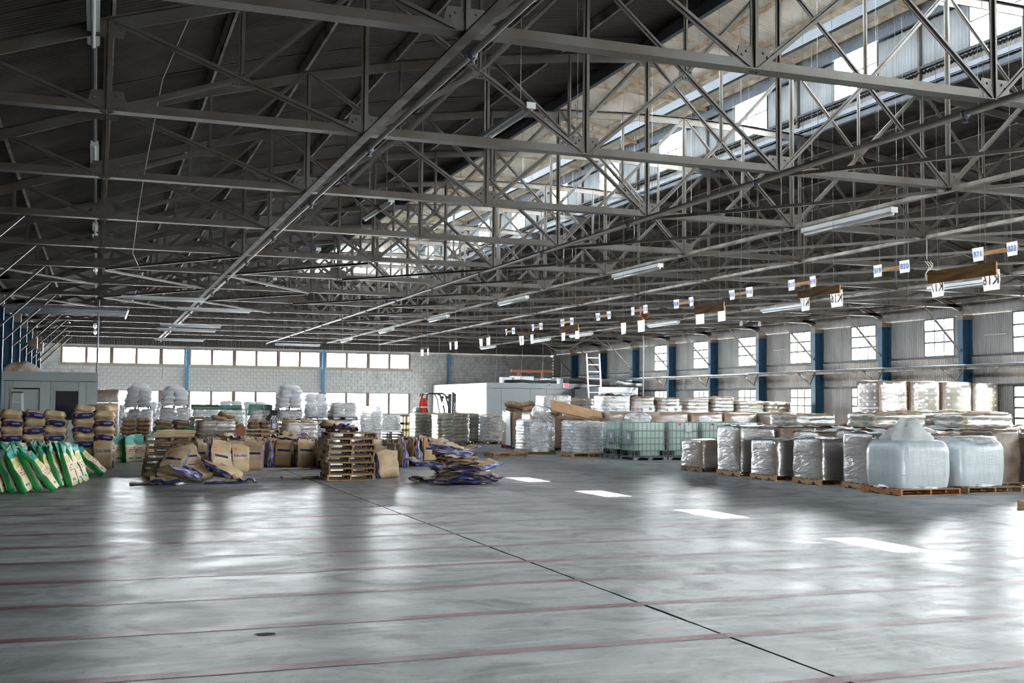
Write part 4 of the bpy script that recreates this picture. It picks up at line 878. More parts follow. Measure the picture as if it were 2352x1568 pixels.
for i, (z, dz) in enumerate(((.0, .45), (.45, .33), (.78, .42))):
    m = MB(); m.b2(-.2, .2, -.25, .25, 0, .06); m.b2(-.2, .2, -.25, .25, dz-.06, dz); m.b2(-.2, -.14, -.25, .25, 0, dz); m.b2(.14, .2, -.25, .25, 0, dz); m.b2(-.05, .05, -.25, .25, 0, dz)
    put('yellow_crate', m.mesh('yellow_crate', simple('yellow_plastic', srgb(206, 166, 82), .5) if not i else bpy.data.materials['yellow_plastic']), None, (14.86, 56.2, z), label='yellow crate left of the green banded loads, %s of its stack' % ('bottom', 'middle', 'top')[i], cat='crate', group='yellow crates')
# green banded loads
for i, (a, c, u, z1) in enumerate(((13.87, 15.0, 50.5, 1.36), (13.88, 15.28, 46.8, 1.38), (15.45, 16.5, 49.0, 1.36))):
    pallet(((a+c)/2, u+.6, 0), c-a, 1.2, PALO, 'pallet under the %s green banded load from the left' % ORD[i]); sack_load(a, c, u, 1.2, .14, z1, 'green', 'film wrapped load of brown and green banded sacks, %s from the left' % ORD[i], FILM, group='green banded loads')
pallet((17.0, 48.6, 0), 1.1, 1.2, PALO, 'pallet under the green and silver load beyond the aisle'); sack_load(16.5, 17.5, 48, 1.2, .14, 1.32, 'green', 'silvery film wrapped green sack load beyond the aisle, left of the red pallet', FILMW, group='green banded loads')

# ------------------------------------------------------------------ right: wrapped loads
def onpal(a, c, u, d, mat, label): pallet(((a+c)/2, u+d/2, 0), c-a+.04, d+.04, mat, label)
for i, (a, c, u, z1, wh) in enumerate(((14.78, 15.98, 38.7, 1.25, 'nearest the orange brown pallet'), (15.64, 16.84, 36.3, 1.24, 'left of the green tanks'), (17.0, 17.9, 37.4, 1.20, 'partly hidden behind the green tanks'))):
    onpal(a, c, u, 1.15, PALW, 'pallet under the lumpy white load %s' % wh); sack_load(a+.02, c-.02, u, 1.15, .14, z1, 'white', 'lumpy white sack load in cloudy film %s' % wh, FILMWH, .05, .11, group='white loads left of the tanks')
onpal(16.0, 17.3, 43.5, 1.2, PALR, 'red pallet under the tall pale load by the aisle'); carton_load(16.02, 17.28, 43.5, 1.2, .14, 1.53, 1, 2, CART, 'tall brown carton load on the red pallet', FILM)
m = MB(); m.add([(0, -.02, 0), (.62, 0, 0), (.58, .02, 1.42), (.06, 0, 1.38), (0, .02, 0), (.62, .04, 0), (.58, .06, 1.42), (.06, .04, 1.38)], [(0, 1, 2, 3), (7, 6, 5, 4), (0, 4, 5, 1), (1, 5, 6, 2), (2, 6, 7, 3), (3, 7, 4, 0)]); put('white_board', m.mesh('white_board', simple('white_faced_board', srgb(224, 226, 230), .4)), None, (15.92, 43.40, .14), (0, 0, PI/2-.1), label='white faced board leaning on the tall load over the red pallet', cat='board')
for i, (x, y, z, rz) in enumerate(((16.25, 43.9, 1.62, .2), (16.75, 43.8, 1.62, -.1), (16.3, 44.0, 1.80, .4), (16.85, 44.0, 1.82, 0), (16.1, 43.7, 1.78, .1))): put('brown_sack', pillow(.62, .5, .22, 140+i, BROWNS), None, (x, y, z), (.05, .1*(-1)**i, rz), label='loose brown sack on top of the tall load over the red pallet, %s one' % ORD[i], cat='sack', group='loose brown sacks over the red pallet')
# first level behind the tanks: carton loads; second level: silvery sack loads
lv1 = [(16.0, 17.3, 41.2, 1.50), (17.35, 18.6, 40.2, 1.56), (18.65, 19.8, 39.8, 1.56), (19.85, 21.15, 38.0, 1.57), (21.25, 22.65, 38.0, 1.56), (22.7, 24.2, 38.0, 1.53), (24.25, 25.7, 37.2, 1.56), (25.8, 27.0, 37.5, 1.5)]
for i, (a, c, u, z1) in enumerate(lv1):
    onpal(a, c, u, 1.2, PALO, 'pallet under the %s carton load in the row behind the tanks' % ORD[i]); carton_load(a+.02, c-.02, u, 1.2, .14, z1, 1, 2, CART, 'film wrapped carton load in the row behind the tanks, %s from the left' % ORD[i], FILM)
lv2 = [(17.36, 18.5, 43.2, 1.50, 2.2), (18.8, 20.0, 44.2, 1.48, 2.09), (19.5, 20.66, 42, 1.47, 2.21), (20.7, 21.78, 42, 1.47, 2.16), (21.9, 22.95, 42, 1.5, 2.12), (23.2, 24.38, 42, 1.5, 2.10), (24.5, 25.6, 42, 1.55, 2.2), (25.7, 27.1, 42, 1.5, 2.03), (27.15, 28.5, 42, 1.5, 2.0)]
for i, (a, c, u, z0, z1) in enumerate(lv2):
    onpal(a, c, u, 1.15, PALO, 'floor pallet below the %s load of the silvery row' % ORD[i]); carton_load(a+.02, c-.02, u, 1.15, .14, z0-.15, 1, 2, CART, 'lower carton load carrying the %s silvery sack load' % ORD[i], None)
    pallet(((a+c)/2, u+.57, z0-.145), c-a, 1.15, PALO, 'raised pallet under the %s silvery sack load' % ORD[i]); L_ = sack_load(a, c, u, 1.15, z0, z1, 'brown', 'silvery wrapped brown sack load, upper row below the wall windows, %s from the left' % ORD[i], FILMW if i in (0, 2) else FILM, group='silvery sack loads')
    if i in (2, 3, 4): put('label', MB().box((0, 0, 0), (.30, .004, .22)).mesh('label', WLAB), L_, (.12, -.60, .14))
for i, (x, y, z, ry) in enumerate(((19.9, 42.2, 2.24, .05), (21.0, 42.4, 2.20, -.04))): put('brown_card', crumple(.95, .5, .015, 700+i, [CART2, CART2], .06), None, (x, y, z), (0, ry, 0), label='dark brown card lying on the silvery loads, %s' % ('left one', 'right one')[i], cat='cardboard')
# long cardboard, roll of film, bags on the white loads
put('long_cardboard', MB().box((0, 0, 0), (2.1, .5, .03)).mesh('long_cardboard', CART), None, (16.6, 38.2, 1.60), (.9, .20, .02), label='long brown cardboard sheet sloping over the white loads', cat='cardboard')
put('cardboard', crumple(1.9, .8, .02, 720, [CART2, CART2], .10), None, (16.6, 37.9, 1.30), (.1, .06, 0), label='dark crumpled cardboard lying under the long sloping sheet', cat='cardboard')
m = MB(); m.lathe([(.16, -.3), (.24, -.27), (.25, 0), (.23, .27), (.15, .3)], 16, axis='x'); put('film_bundle', m.mesh('film_bundle', FILMW, True), None, (15.4, 38.7, 1.52), (0, .25, .3), label='round bundle of clear film on the white load nearest the aisle', cat='plastic')
put('folded_card', crumple(.5, .5, .03, 730, [CART, CART], .14), None, (15.85, 38.5, 1.42), (.2, .5, .4), label='creased pale card beside the film bundle', cat='cardboard')
put('film_drape', shell(.62, .10, 1.15, 740, FILMW, 0, .05, 'film_drape', True, .04), None, (15.3, 38.6, .1), label='loose sheet of cloudy film hanging down the white load nearest the aisle', cat='plastic')
# front row of wrapped cartons
for i, (a, u, z1, w, d) in enumerate(((15.80, 25.7, 1.30, 1.1, 1.12), (15.80, 24.0, .99, 1.1, 1.15), (15.98, 22.4, 1.07, 1.1, 1.14), (16.18, 20.75, 1.25, 1.05, 1.1))):
    wh = ('tallest, farthest', 'low, second farthest', 'third farthest', 'nearest one')[i]; pallet((a+w/2, u+d/2, 0), w+.04, d+.02, PALW, 'pale pallet under the wrapped carton load in the front row, %s' % wh, PI/2 if False else 0)
    carton_load(a, a+w, u, d, .14, z1, 1, 2, CART2, 'wrapped brown carton load in the front row on the right, %s' % wh, film_mat('shiny_film', .56, .12, .25, 3) if not i else bpy.data.materials['shiny_film'], group='front row carton loads')
    put('top_sheet', crumple(w+.1, d+.1, .01, 760+i, [FILMW, FILMW], .05, 'top_sheet'), None, (a+w/2, u+d/2, z1+.015), label='clear top sheet over the wrapped carton load in the front row, %s' % wh, cat='plastic')
rr_ = [(17.05, 25.7, 1.28), (18.25, 25.9, 1.25), (19.5, 25.8, 1.25), (17.05, 24.0, 1.2), (17.2, 22.4, 1.25), (18.35, 24.1, 1.25), (18.45, 22.6, 1.28), (19.7, 24.0, 1.28), (19.75, 22.5, 1.28), (20.95, 22.6, 1.28), (20.95, 24.2, 1.28), (18.0, 21.2, 1.22), (22.2, 24.4, 1.28), (23.4, 26, 1.28), (24.6, 26.2, 1.28), (24.2, 30.6, 1.2), (25.45, 30.6, 1.2), (26.75, 30.6, 1.2), (28.0, 30.6, 1.2), (22.9, 29, 1.2), (21.7, 28.6, 1.2), (20.6, 29.5, 1.2), (19.3, 29, 1.2), (15.75, 27.6, .86)]
for i, (a, u, z1) in enumerate(rr_):
    n_w = '%s counted inward' % ORD[i]
    pallet((a+.57, u+.57, 0), 1.15, 1.14, PALO, 'pallet in the dense block on the right, %s' % n_w); carton_load(a, a+1.14, u, 1.12, .14, z1, 1, 2, CART2 if i % 3 else CART, 'wrapped carton load in the dense block on the right, %s' % n_w, FILM, group='block of wrapped carton loads')
    if i < 16: put('top_sheet', crumple(1.25, 1.2, .012, 800+i, [FILMW, CART], .06, 'top_sheet'), None, (a+.57, u+.56, z1+.015), label='crinkled cover sheet on the dense block on the right, %s' % n_w, cat='plastic', group='cover sheets')
for i, (a, c, u, z0, z1) in enumerate(((17.7, 19.2, 26.2, 1.33, 1.62), (17.75, 19.4, 22.8, 1.36, 1.70), (20.0, 21.55, 24.1, 1.36, 1.74), (20.3, 21.95, 22.6, 1.36, 1.70), (24.0, 25.4, 26.3, 1.36, 1.72))):
    sack_load(a, c, u, 1.05, z0, z1, 'green', 'low silvery load of green sacks lying on the covered block, %s from the left' % ORD[i], FILM, .02, .17, group='low green sack loads')
# towers of small cartons
for i, (a, c) in enumerate(((24.1, 25.27), (25.4, 26.6), (26.72, 27.95), (27.99, 29.1))):
    pallet(((a+c)/2, 31.2, 1.22), c-a, 1.15, PALW, 'raised pallet under the %s tall carton tower' % ORD[i]); carton_load(a, c, 30.65, 1.1, 1.365, 2.70-.03*(i == 3), 3, 6, CART2, 'tall glossy tower of labelled cartons under the wall windows, %s from the left' % ORD[i], FILM, True, group='carton towers')
for i, (x, y, z, mt_) in enumerate(((20.0, 26.4, 1.31, CART2), (23.9, 26.5, 1.31, CART2), (22.7, 25.0, 1.31, PALB))): put('open_carton', crumple(.8, .5, .05, 880+i, [mt_, mt_], .16), None, (x, y, z), (0, 0, .3*i), label='brown carton flaps standing up before the tall towers, %s' % ('left one', 'middle one', 'orange one')[i], cat='cardboard')
# ------------------------------------------------------------------ big white bulk bags
n_ = NT('white_bulk_film'); _h = n_.noise(3.0, 4, n_.scale(n_.obj, (1.2, 1.2, 14))); _v = n_.noise(4, 3, n_.scale(n_.obj, (2.5, 2.5, .35))); n_.base(n_.mix(n_.ramp(_v, .3, .7), srgb(158, 166, 170), srgb(174, 181, 185)), .28, 0, .6); n_.bump(n_.math('ADD', n_.math('MULTIPLY', _h, .5), _v), .3, .03); BULK = n_.m
n_ = NT('white_liner'); n_.base(n_.mix(n_.noise(5, 4), srgb(172, 174, 172), srgb(200, 201, 200)), .35, 0, .5); n_.bump(n_.noise(9, 5, None, .65, 1.0), .9, .05); LINER = n_.m
def bulk_bag(x, y, w, d, h, seed, label, tall):
    t = thing('bulk_bag', label, 'bulk bag', (x, y, .15)); m = MB(); N = 44; nz = 22
    def fn(i, j):
        a = 2*PI*i; e = .34; cx = math.copysign(abs(math.cos(a))**e, math.cos(a)); cy = math.copysign(abs(math.sin(a))**e, math.sin(a)); s = j
        k = (.93+.07*min(1, s*3.2)**.6 - .02*s) if s < .80 else .98*(1-((s-.80)/.20)**2.2*.26)
        q = .012*fbm((cx*2, cy*2, seed+s*3), 1.4, 3); return (cx*w/2*(k+q), cy*d/2*(k+q), h*(s if s < .86 else .86+.14*math.sin((s-.86)/.14*PI/2)))
    m.grid(fn, N, nz, 0, True); m.f.append(tuple(nz*N+i for i in range(N))); m.m.append(0); put('bag_body', m.mesh('bag_body', BULK, True), t)
    s_ = MB()
    def fs(i, j):
        a = 2*PI*i; r = (.50-.10*j-.22*j*j) if tall else (.62-.06*j+.05*fbm((math.cos(a)*2, math.sin(a)*2, seed+2), 1.4)); f = 1+.10*math.sin(a*7+seed)*(.4+j)+.22*fbm((math.cos(a)*1.6, math.sin(a)*1.6, seed+j*2.2), 1.2, 3)
        return (math.cos(a)*r*w*f*.82, math.sin(a)*r*d*f*.82, h*.93+(.40 if tall else .13)*j*(1+.45*fbm((math.cos(a)*1.3, math.sin(a)*1.3, seed+8), 1.3, 2)))
    s_.grid(fs, 36, 8, 0, True); s_.f.append(tuple(8*36+i for i in range(36))); s_.m.append(0); put('liner_neck', s_.mesh('liner_neck', LINER, True), t)
    fr_ = MB(); fr_.grid(lambda i, j: (math.cos(2*PI*i)*w*(.47+.05*j+.03*fbm((math.cos(2*PI*i)*3, math.sin(2*PI*i)*3, seed), 2))*abs(math.cos(2*PI*i))**-.0*1.0, math.sin(2*PI*i)*d*(.47+.05*j), .06-.075*j*(1+.6*fbm((i*9, 0, seed), 2))), 48, 3, 0, True); put('film_hem', fr_.mesh('film_hem', FILMW, True), t)
    return t
bulk_bag(16.53, 20.06, 1.46, 1.25, 1.0, 3, 'big white bulk bag with a gathered neck, nearest the aisle', True); pallet((16.58, 20.04, 0), 1.55, 1.3, PALB, 'brown pallet under the bulk bag with the gathered neck')
bulk_bag(18.25, 20.3, 1.42, 1.25, 1.0, 17, 'big white bulk bag with an open flat collar, beside the gathered one', False); pallet((18.45, 20.2, 0), 1.5, 1.3, PALO, 'worn pallet under the bulk bag with the flat collar')
for i, (a, u, z1) in enumerate(((19.3, 20.5, 1.35), (20.35, 19.9, 1.25))): pallet((a+.4, u+.55, 0), .85, 1.1, PALO, 'pallet at the right frame edge, %s' % ('left one', 'right one')[i]); put('wrapped_bin', shell(.8, 1.05, z1-.14, 60+i, simple('brown_film', srgb(120, 104, 92), .25, 0, 0, 3, srgb(84, 70, 60)) if not i else bpy.data.materials['brown_film'], 0, .04, 'wrapped_bin'), None, (a+.4, u+.55, .14), label='tall rounded load in brown film at the right frame edge, %s' % ('left one', 'right one')[i], cat='wrapped load')
pallet((16.72, 16.15, 0), 1.0, 1.0, PALW, 'pale pallet just cut by the right frame edge'); 

# ------------------------------------------------------------------ caged liquid tanks
TANKT = simple('tank_plastic', srgb(214, 236, 226), .35, 0, .05, 2); LIQ = simple('tank_plastic_filled', srgb(196, 220, 206), .35, 0, .06, 1.5); CAGE = simple('cage_steel', srgb(142, 152, 150), .4, .4); BLK = simple('black_plastic', (.012, .012, .014), .5); PLATE = simple('cage_plate', srgb(164, 168, 174), .45, .3)
def rr_box(m, w, d, z0, z1, k=0, e=.22):
    N = 36; fn = lambda i, j: (math.copysign(abs(math.cos(2*PI*i))**e, math.cos(2*PI*i))*w/2, math.copysign(abs(math.sin(2*PI*i))**e, math.sin(2*PI*i))*d/2, z0+(z1-z0)*j); o = len(m.v); m.grid(fn, N, 1, k, True)
    m.f += [tuple(o+i for i in range(N-1, -1, -1)), tuple(o+N+i for i in range(N))]; m.m += [k, k]
tk = thing('caged_tank', 'pale green caged liquid tank', 'tank', (0, -40, 0)); TW, TD = 1.24, 1.05
m = MB(); rr_box(m, TW-.07, TD-.07, 1.06, 1.24); m.lathe([(.14, 1.24), (.14, 1.275), (0, 1.275)], 16); put('tank_top', m.mesh('tank_top', TANKT), tk); m = MB(); rr_box(m, TW-.07, TD-.07, .32, 1.06); rr_box(m, TW-.42, TD-.07, .14, .32); put('tank', m.mesh('tank', LIQ), tk)
vb = MB(); vb.tube([(0, 0, .12), (0, 0, 1.26)], .011, 5); vbm = vb.mesh('cage_bar', CAGE)
for i in range(9):
    x = -TW/2+TW*i/8
    for y in (-TD/2, TD/2): put('cage_bar', vbm, tk, (x, y, 0))
for i in range(1, 7):
    for x in (-TW/2, TW/2): put('cage_bar', vbm, tk, (x, -TD/2+TD*i/7, 0))
hb = MB(); hb.tube([(-TW/2, -TD/2, 0), (TW/2, -TD/2, 0), (TW/2, TD/2, 0), (-TW/2, TD/2, 0), (-TW/2, -TD/2, 0)], .013, 5); hbm = hb.mesh('cage_hoop', CAGE)
for z in (.14, .32, .54, .74, .98, 1.26): put('cage_hoop', hbm, tk, (0, 0, z))
m = MB(); m.b2(-TW/2, TW/2, -TD/2, TD/2, .08, .11); put('base_tray', m.mesh('base_tray', CAGE), tk)
m = MB(); m.box((0, 0, .05), (.14, .1, .1)); fm_ = m.mesh('foot', PLATE)
for x in (-.55, 0, .55):
    for y in (-.47, .47): put('foot', fm_, tk, (x, y, 0))
m = MB(); m.box((0, 0, .21), (.18, .14, .20)); cg = m.mesh('corner_guard', BLK)
for x in (-.52, .52):
    for y in (-.45, .45): put('corner_guard', cg, tk, (x, y, 0))
m = MB(); m.box((-TW/2-.012, -.12, .72), (.01, .46, .36)); pl_ = put('side_plate', m.mesh('side_plate', PLATE), tk); m = MB(); m.box((-TW/2-.019, -.12, .77), (.004, .16, .16)); put('paper_label', m.mesh('paper_label', WLAB), pl_)
m = MB(); m.lathe([(.05, -.12), (.05, 0), (.07, 0), (.07, .06)], 12, (-TW/2-.02, 0, .2), axis='x'); put('valve', m.mesh('valve', BLK), tk)
for i, (x, y) in enumerate(((17.50, 34.55), (18.78, 34.55), (20.06, 34.55), (21.34, 34.55), (17.42, 35.75), (18.75, 35.75))):
    lb = 'pale green caged tank, %s' % ('nearest the aisle in the front row, with side plates', 'second in the front row with a paper label', 'third in the front row, behind the wrapped cartons', 'fourth in the front row, farthest right', 'behind the first front one', 'behind the second front one')[i]
    o = tk if i == 0 else dup(tk, (0, 0, 0)); o.location = (x, y, 0); o['label'] = lb; o['group'] = 'caged tanks'
    if i == 1: put('paper_label', MB().box((.15, -TD/2-.02, 1.06), (.24, .004, .22)).mesh('paper_label', WLAB), o)
    if i in (1, 2): put('red_tag', MB().box((-.2, -TD/2-.02, 1.20), (.10, .004, .05)).mesh('red_tag', simple('red_tag', srgb(190, 40, 60), .5)), o)
put('plastic_bag_heap', pillow(.85, .6, .3, 210, FILMW, 'plastic_bag_heap', 12), None, (17.3, 34.6, 1.40), label='white plastic bags bunched on the nearest caged tank', cat='plastic'); put('plastic_bag_heap', pillow(.4, .3, .14, 214, WHITES, 'plastic_bag_heap', 8), None, (19.9, 34.6, 1.345), label='small white bag on the third caged tank', cat='plastic')

# ------------------------------------------------------------------ grey office on the left, white room, low room
def panel_room(name, label, x0, x1, y0, y1, h, fmat, smat, pw, holes=()):
    """front panels (towards -y) are parts; holes = (x0, x1, z0, z1)"""
    t = thing(name, label, 'room', (x0, y0, 0)); W = x1-x0; D = y1-y0; m = MB(); m.b2(0, .08, .05, D, 0, h); m.b2(W-.08, W, .05, D, 0, h); m.b2(0, W, D-.08, D, 0, h); m.b2(0, W, .05, D, h-.08, h); put('shell', m.mesh('shell', smat), t)
    cuts = sorted(set([0, W] + [min(max(c-x0, 0), W) for hole in holes for c in hole[:2]] + [p for p in pw if 0 < p < W]))
    for a, b in zip(cuts, cuts[1:]):
        if b-a < .02: continue
        mid = (a+b)/2+x0; zs = [(0, h-.32)]
        for hx0, hx1, hz0, hz1 in holes:
            if hx0 < mid < hx1: zs = [s for z0, z1 in zs for s in ((z0, min(z1, hz0)), (max(z0, hz1), z1)) if s[1]-s[0] > .02]
        for z0, z1 in zs: put('wall_panel', MB().b2(a+.006, b-.006, 0, .05, z0, z1-.006).mesh('wall_panel', fmat), t)
    put('fascia', MB().b2(0, W, -.01, .05, h-.31, h).mesh('fascia', fmat), t)
    for k in range(int(D/1.2)): put('side_panel', MB().b2(-.02, 0, 1.2*k+.055, 1.2*k+1.24, 0, h-.02).mesh('side_panel', smat), t)
    return t
GREYP = simple('grey_green_panel', srgb(158, 166, 164), .55, 0, .06, 1); WHITEP = simple('white_panel', srgb(226, 228, 228), .5, 0, .05, 1); GREYW = simple('grey_panel', srgb(142, 146, 148), .55, 0, .05, 1)
of = panel_room('office', 'grey green panelled office against the left wall, with a dark window', -3.4, .02, 42, 47.5, 2.80, GREYP, GREYP, (.45, 1.9, 3.05), ((-2.69, -1.84, 0, 2.24), (-1.34, -.60, 1.15, 2.15)))
d = put('office_door', MB().b2(.0, .82, 0, .04, .02, 2.2).mesh('office_door', GREYP), of, (.725, .02, 0)); put('handle', MB().b2(.70, .78, -.05, 0, 1.0, 1.03).mesh('handle', PLATE), d)
m = MB(); m.b2(-.09, 0, -.02, .0, 0, 2.33); m.b2(.85, .94, -.02, .0, 0, 2.33); m.b2(0, .85, -.02, 0, 2.24, 2.33); put('door_frame', m.mesh('door_frame', GREYP), of, (.71, 0, 0))
w_ = thing('office_window', None, None); w_.parent = of; w_.location = (2.06, 0, 0); m = MB(); m.b2(-.05, 0, -.02, .02, 1.10, 2.2); m.b2(.74, .79, -.02, .02, 1.1, 2.2); m.b2(0, .74, -.02, .02, 2.15, 2.2); m.b2(0, .74, -.02, .02, 1.1, 1.15); put('window_frame', m.mesh('window_frame', GREYP), w_); put('pane', MB().b2(0, .74, .02, .03, 1.15, 2.15).mesh('pane', simple('dark_glass', (.01, .012, .02), .08)), w_)
m = MB(); m.grid(lambda a, b: ((a-.5)*1.6, (b-.5)*1.2, .42*(1-(2*a-1)**2)*(1-(2*b-1)**4)*(1+.25*fbm((a*3, b*3, 1), 1.5))), 16, 10); put('wrapped_bundle', m.mesh('wrapped_bundle', simple('brown_wrap', srgb(166, 130, 90), .35, 0, 0, 3, srgb(200, 196, 190)), True), None, (-2.6, 44.5, 2.80), label='bulging brown and white bundle on the office roof', cat='bundle')
t = thing('step_ladder', 'folding step ladder standing before the office door', 'ladder', (-2.32, 38.2, 0)); m = MB()
for s in (-1, 1): m.bar((s*.24, -.42, 0), (s*.14, 0, 2.05), .07, .03)
put('front_rails', m.mesh('front_rails', simple('ladder_aluminium', srgb(190, 194, 198), .4, .5)), t); m = MB()
for s in (-1, 1): m.bar((s*.24, .42, 0), (s*.14, .03, 2.05), .05, .03)
put('rear_rails', m.mesh('rear_rails', simple('ladder_dark', srgb(70, 62, 56), .5)), t)
for k in range(6): f_ = (k+.7)/6.6; put('step', MB().box((0, -.42*(1-f_), 2.05*f_), (.46-.18*f_, .09, .02)).mesh('step', bpy.data.materials['ladder_aluminium']), t)
put('top_cap', MB().box((0, .01, 2.07), (.34, .14, .05)).mesh('top_cap', bpy.data.materials['ladder_dark']), t)
wrm = panel_room('white_room', 'white sided panelled room in the far right corner with an exit sign', 20.72, 28.3, 60.4, 71.2, 3.02, GREYW, WHITEP, (.85, 2.6, 3.6, 5.2, 6.4, 7.4), ((26.0, 26.9, 0, 2.2),))
d = put('door', MB().b2(.02, .88, 0, .04, .01, 2.18).mesh('door', GREYW), wrm, (5.28, .015, 0)); put('handle', MB().b2(.76, .84, -.05, 0, 1.0, 1.03).mesh('handle', PLATE), d)
lr = panel_room('low_room', 'low grey cold room with ribbed panels before the white room', 25.9, 28.3, 56.6, 60.0, 2.80, simple('pale_blue_panel', srgb(176, 182, 190), .45, .1), GREYW, [.2*i for i in range(1, 16)])
t = thing('exit_sign', 'small red lit exit sign on the grey front of the white room', 'sign', (25.5, 60.33, 2.78)); EX = NT('red_exit'); EX.base(srgb(236, 60, 84), .5); EX.p.inputs['Emission Color'].default_value = (*srgb(255, 50, 80), 1); EX.p.inputs['Emission Strength'].default_value = .9
put('case', MB().b2(-.17, .17, -.03, .06, 0, .27).mesh('case', FIX), t); put('face', MB().b2(-.13, .15, -.036, -.03, .02, .25).mesh('face', EX.m), t); put('lettering', text_mesh('EXIT', .12, simple('exit_white', srgb(255, 150, 165), .5)), t, (.01, -.038, .135), (PI/2, 0, 0))
t = thing('security_camera', 'small white dome camera on the top edge of the white room', 'camera', (24.5, 60.33, 2.95)); put('mount', MB().b2(-.05, .05, -.04, .06, 0, .06).mesh('mount', FIX), t); put('lens', MB().lathe([(0, -.05), (.035, -.03), (.045, 0), (.045, .03)], 10, (0, -.04, 0)).mesh('lens', BLK, True), t)
FOAM = simple('white_foam', srgb(232, 236, 238), .7)
for i, (x, y, w, d_, h) in enumerate(((22.4, 62, .6, .5, .35), (23.4, 62, 1.3, .6, .42), (24.9, 62, 1.1, .6, .32), (25.5, 61.6, .5, .5, .32))): put('foam_block', MB().box((0, 0, h/2), (w, d_, h)).mesh('foam_block', FOAM), None, (x, y, 3.025), (0, 0, .1*i), label='white foam block lying on the roof of the white room, %s from the left' % ORD[i], cat='block', group='foam blocks on the white room')
DUCT = simple('grey_duct', srgb(130, 128, 124), .5, .2, .2, 4, bump=.3)
def duct(label, pts, r, mat=DUCT): m = MB(); P0 = V(pts[0]); m.tube([V(p)-P0 for p in pts], r, 12); put('flexible_duct', m.mesh('flexible_duct', mat, True), None, pts[0], label=label, cat='duct')
duct('black hose lying along the roof edge of the white room', [(21.9, 60.8, 3.10), (23, 60.75, 3.14), (23.8, 60.8, 3.09), (24.6, 60.75, 3.13), (25.1, 60.8, 3.08)], .09, simple('black_hose', (.02, .02, .02), .6)); duct('long grey flexible duct on the roofs of the low room', [(26.0, 60.9, 3.22), (26.6, 60.3, 3.2), (27.0, 59, 3.0), (27.3, 58, 2.98), (27.6, 57.6, 3.05)], .15, simple('sooty_duct', srgb(84, 80, 76), .6, .1, .3, 5, bump=.4)); duct('pale flexible duct snaking over the low room', [(26.9, 57.2, 2.96), (27.3, 57.1, 3.08), (27.7, 57.05, 2.98), (28.2, 57.0, 2.95), (28.8, 57.0, 2.92)], .11)
t = thing('bucket', 'white plastic bucket standing on the low room', 'bucket', (28.15, 57.4, 2.8)); m = MB(); m.lathe([(.13, 0), (.16, .42), (.17, .42), (.17, .38), (.16, .38)], 16); put('pail', m.mesh('pail', FIX, True), t); m = MB(); m.tube([(-.16, 0, .36), (-.1, -.14, .22), (.1, -.14, .22), (.16, 0, .36)], .006, 4); put('handle', m.mesh('handle', PLATE), t)
t = thing('straight_ladder', 'tall aluminium ladder leaning on the white room beside the low room', 'ladder', (25.4, 56.0, 0)); m = MB(); t.rotation_euler = (-.0, 0, 0); LAD = bpy.data.materials['ladder_aluminium']
for s in (-1, 1): put('rail', MB().bar((s*.38, -.3, 0), (s*.38, .25, 4.6), .05, .10, 0, (0, 1, 0)).mesh('rail', LAD), t)
for k in range(12): f_ = (k+.6)/12.2; put('rung', MB().box((0, -.3+.55*f_, 4.6*f_), (.72, .07, .055)).mesh('rung', LAD), t)
RUST = simple('orange_steel', srgb(150, 74, 44), .6)
t = thing('orange_beam', 'orange steel beam on short posts behind the white room roof', 'beam', (23.1, 63, 3.02)); put('beam', MB().b2(0, 2.6, -.06, .06, .68, .84).mesh('beam', RUST), t)
for x in (.5, 2.0): put('post', MB().b2(x-.06, x+.06, -.05, .05, 0, .68).mesh('post', RUST), t)

# ------------------------------------------------------------------ forklift facing right
fk = thing('forklift', 'black gas forklift parked behind the green banded loads', 'forklift', (15.45, 53.2, 0)); FKB = simple('forklift_black', (.018, .022, .022), .45); FKG = simple('forklift_green', srgb(30, 66, 54), .45); TYRE = simple('tyre', (.012, .012, .012), .8)
m = MB(); m.b2(-.95, -.35, -.5, .5, .22, 1.05); m.b2(-.35, .55, -.48, .48, .3, .55); m.b2(-.35, .1, -.42, .42, .55, .95); put('body', m.mesh('body', FKG), fk)
m = MB(); m.b2(-.30, .08, -.25, .25, .95, 1.06); m.box((-.33, 0, 1.28), (.10, .46, .5), M.Rotation(-.15, 3, 'Y')); put('seat', m.mesh('seat', BLK), fk)
g = MB()
for s in (-.45, .45):
    g.tube([(-.50, s, 1.0), (-.46, s, 1.7), (-.42, s, 2.24), (-.36, s, 2.30)], .038, 6); g.tube([(-.36, s, 2.30), (.35, s, 2.30), (.50, s, 2.22), (.72, s, 1.5), (.80, s, .6)], .038, 6); g.tube([(.20, s, 2.30), (.34, s, 2.05), (.52, s, 1.15)], .022, 5)
for i in range(7): g.box((-.36+.12*i, 0, 2.30), (.03, .9, .03))
put('overhead_guard', g.mesh('overhead_guard', FKB), fk)
m = MB()
for s in (-.33, .33): m.b2(.86, .98, s-.06, s+.06, .05, 2.34); m.b2(.98, 1.08, s*.8-.05, s*.8+.05, .08, 2.30)
for z in (.3, 1.2, 2.28): m.b2(.86, .96, -.33, .33, z, z+.09)
for s in (-.15, .15): m.tube([(.92, s, .1), (.92, s, 2.2)], .03, 8)
mast = put('mast', m.mesh('mast', FKB), fk); put('mast_plate', MB().b2(.98, 1.0, -.40, -.385, .9, 2.25).mesh('mast_plate', FKB), mast)
put('lettering', text_mesh('HYUNDAI', .19, simple('decal_white', srgb(220, 220, 222), .5)), mast, (1.0, -.395, 1.45), (PI/2, -PI/2, 0)); put('lettering', text_mesh('20', .10, simple('decal_red', srgb(190, 70, 80), .5)), mast, (1.0, -.395, 2.12), (PI/2, 0, 0))
m = MB()
for z in (.55, .75, .95, 1.15, 1.35): m.b2(1.10, 1.14, -.5, .5, z, z+.04)
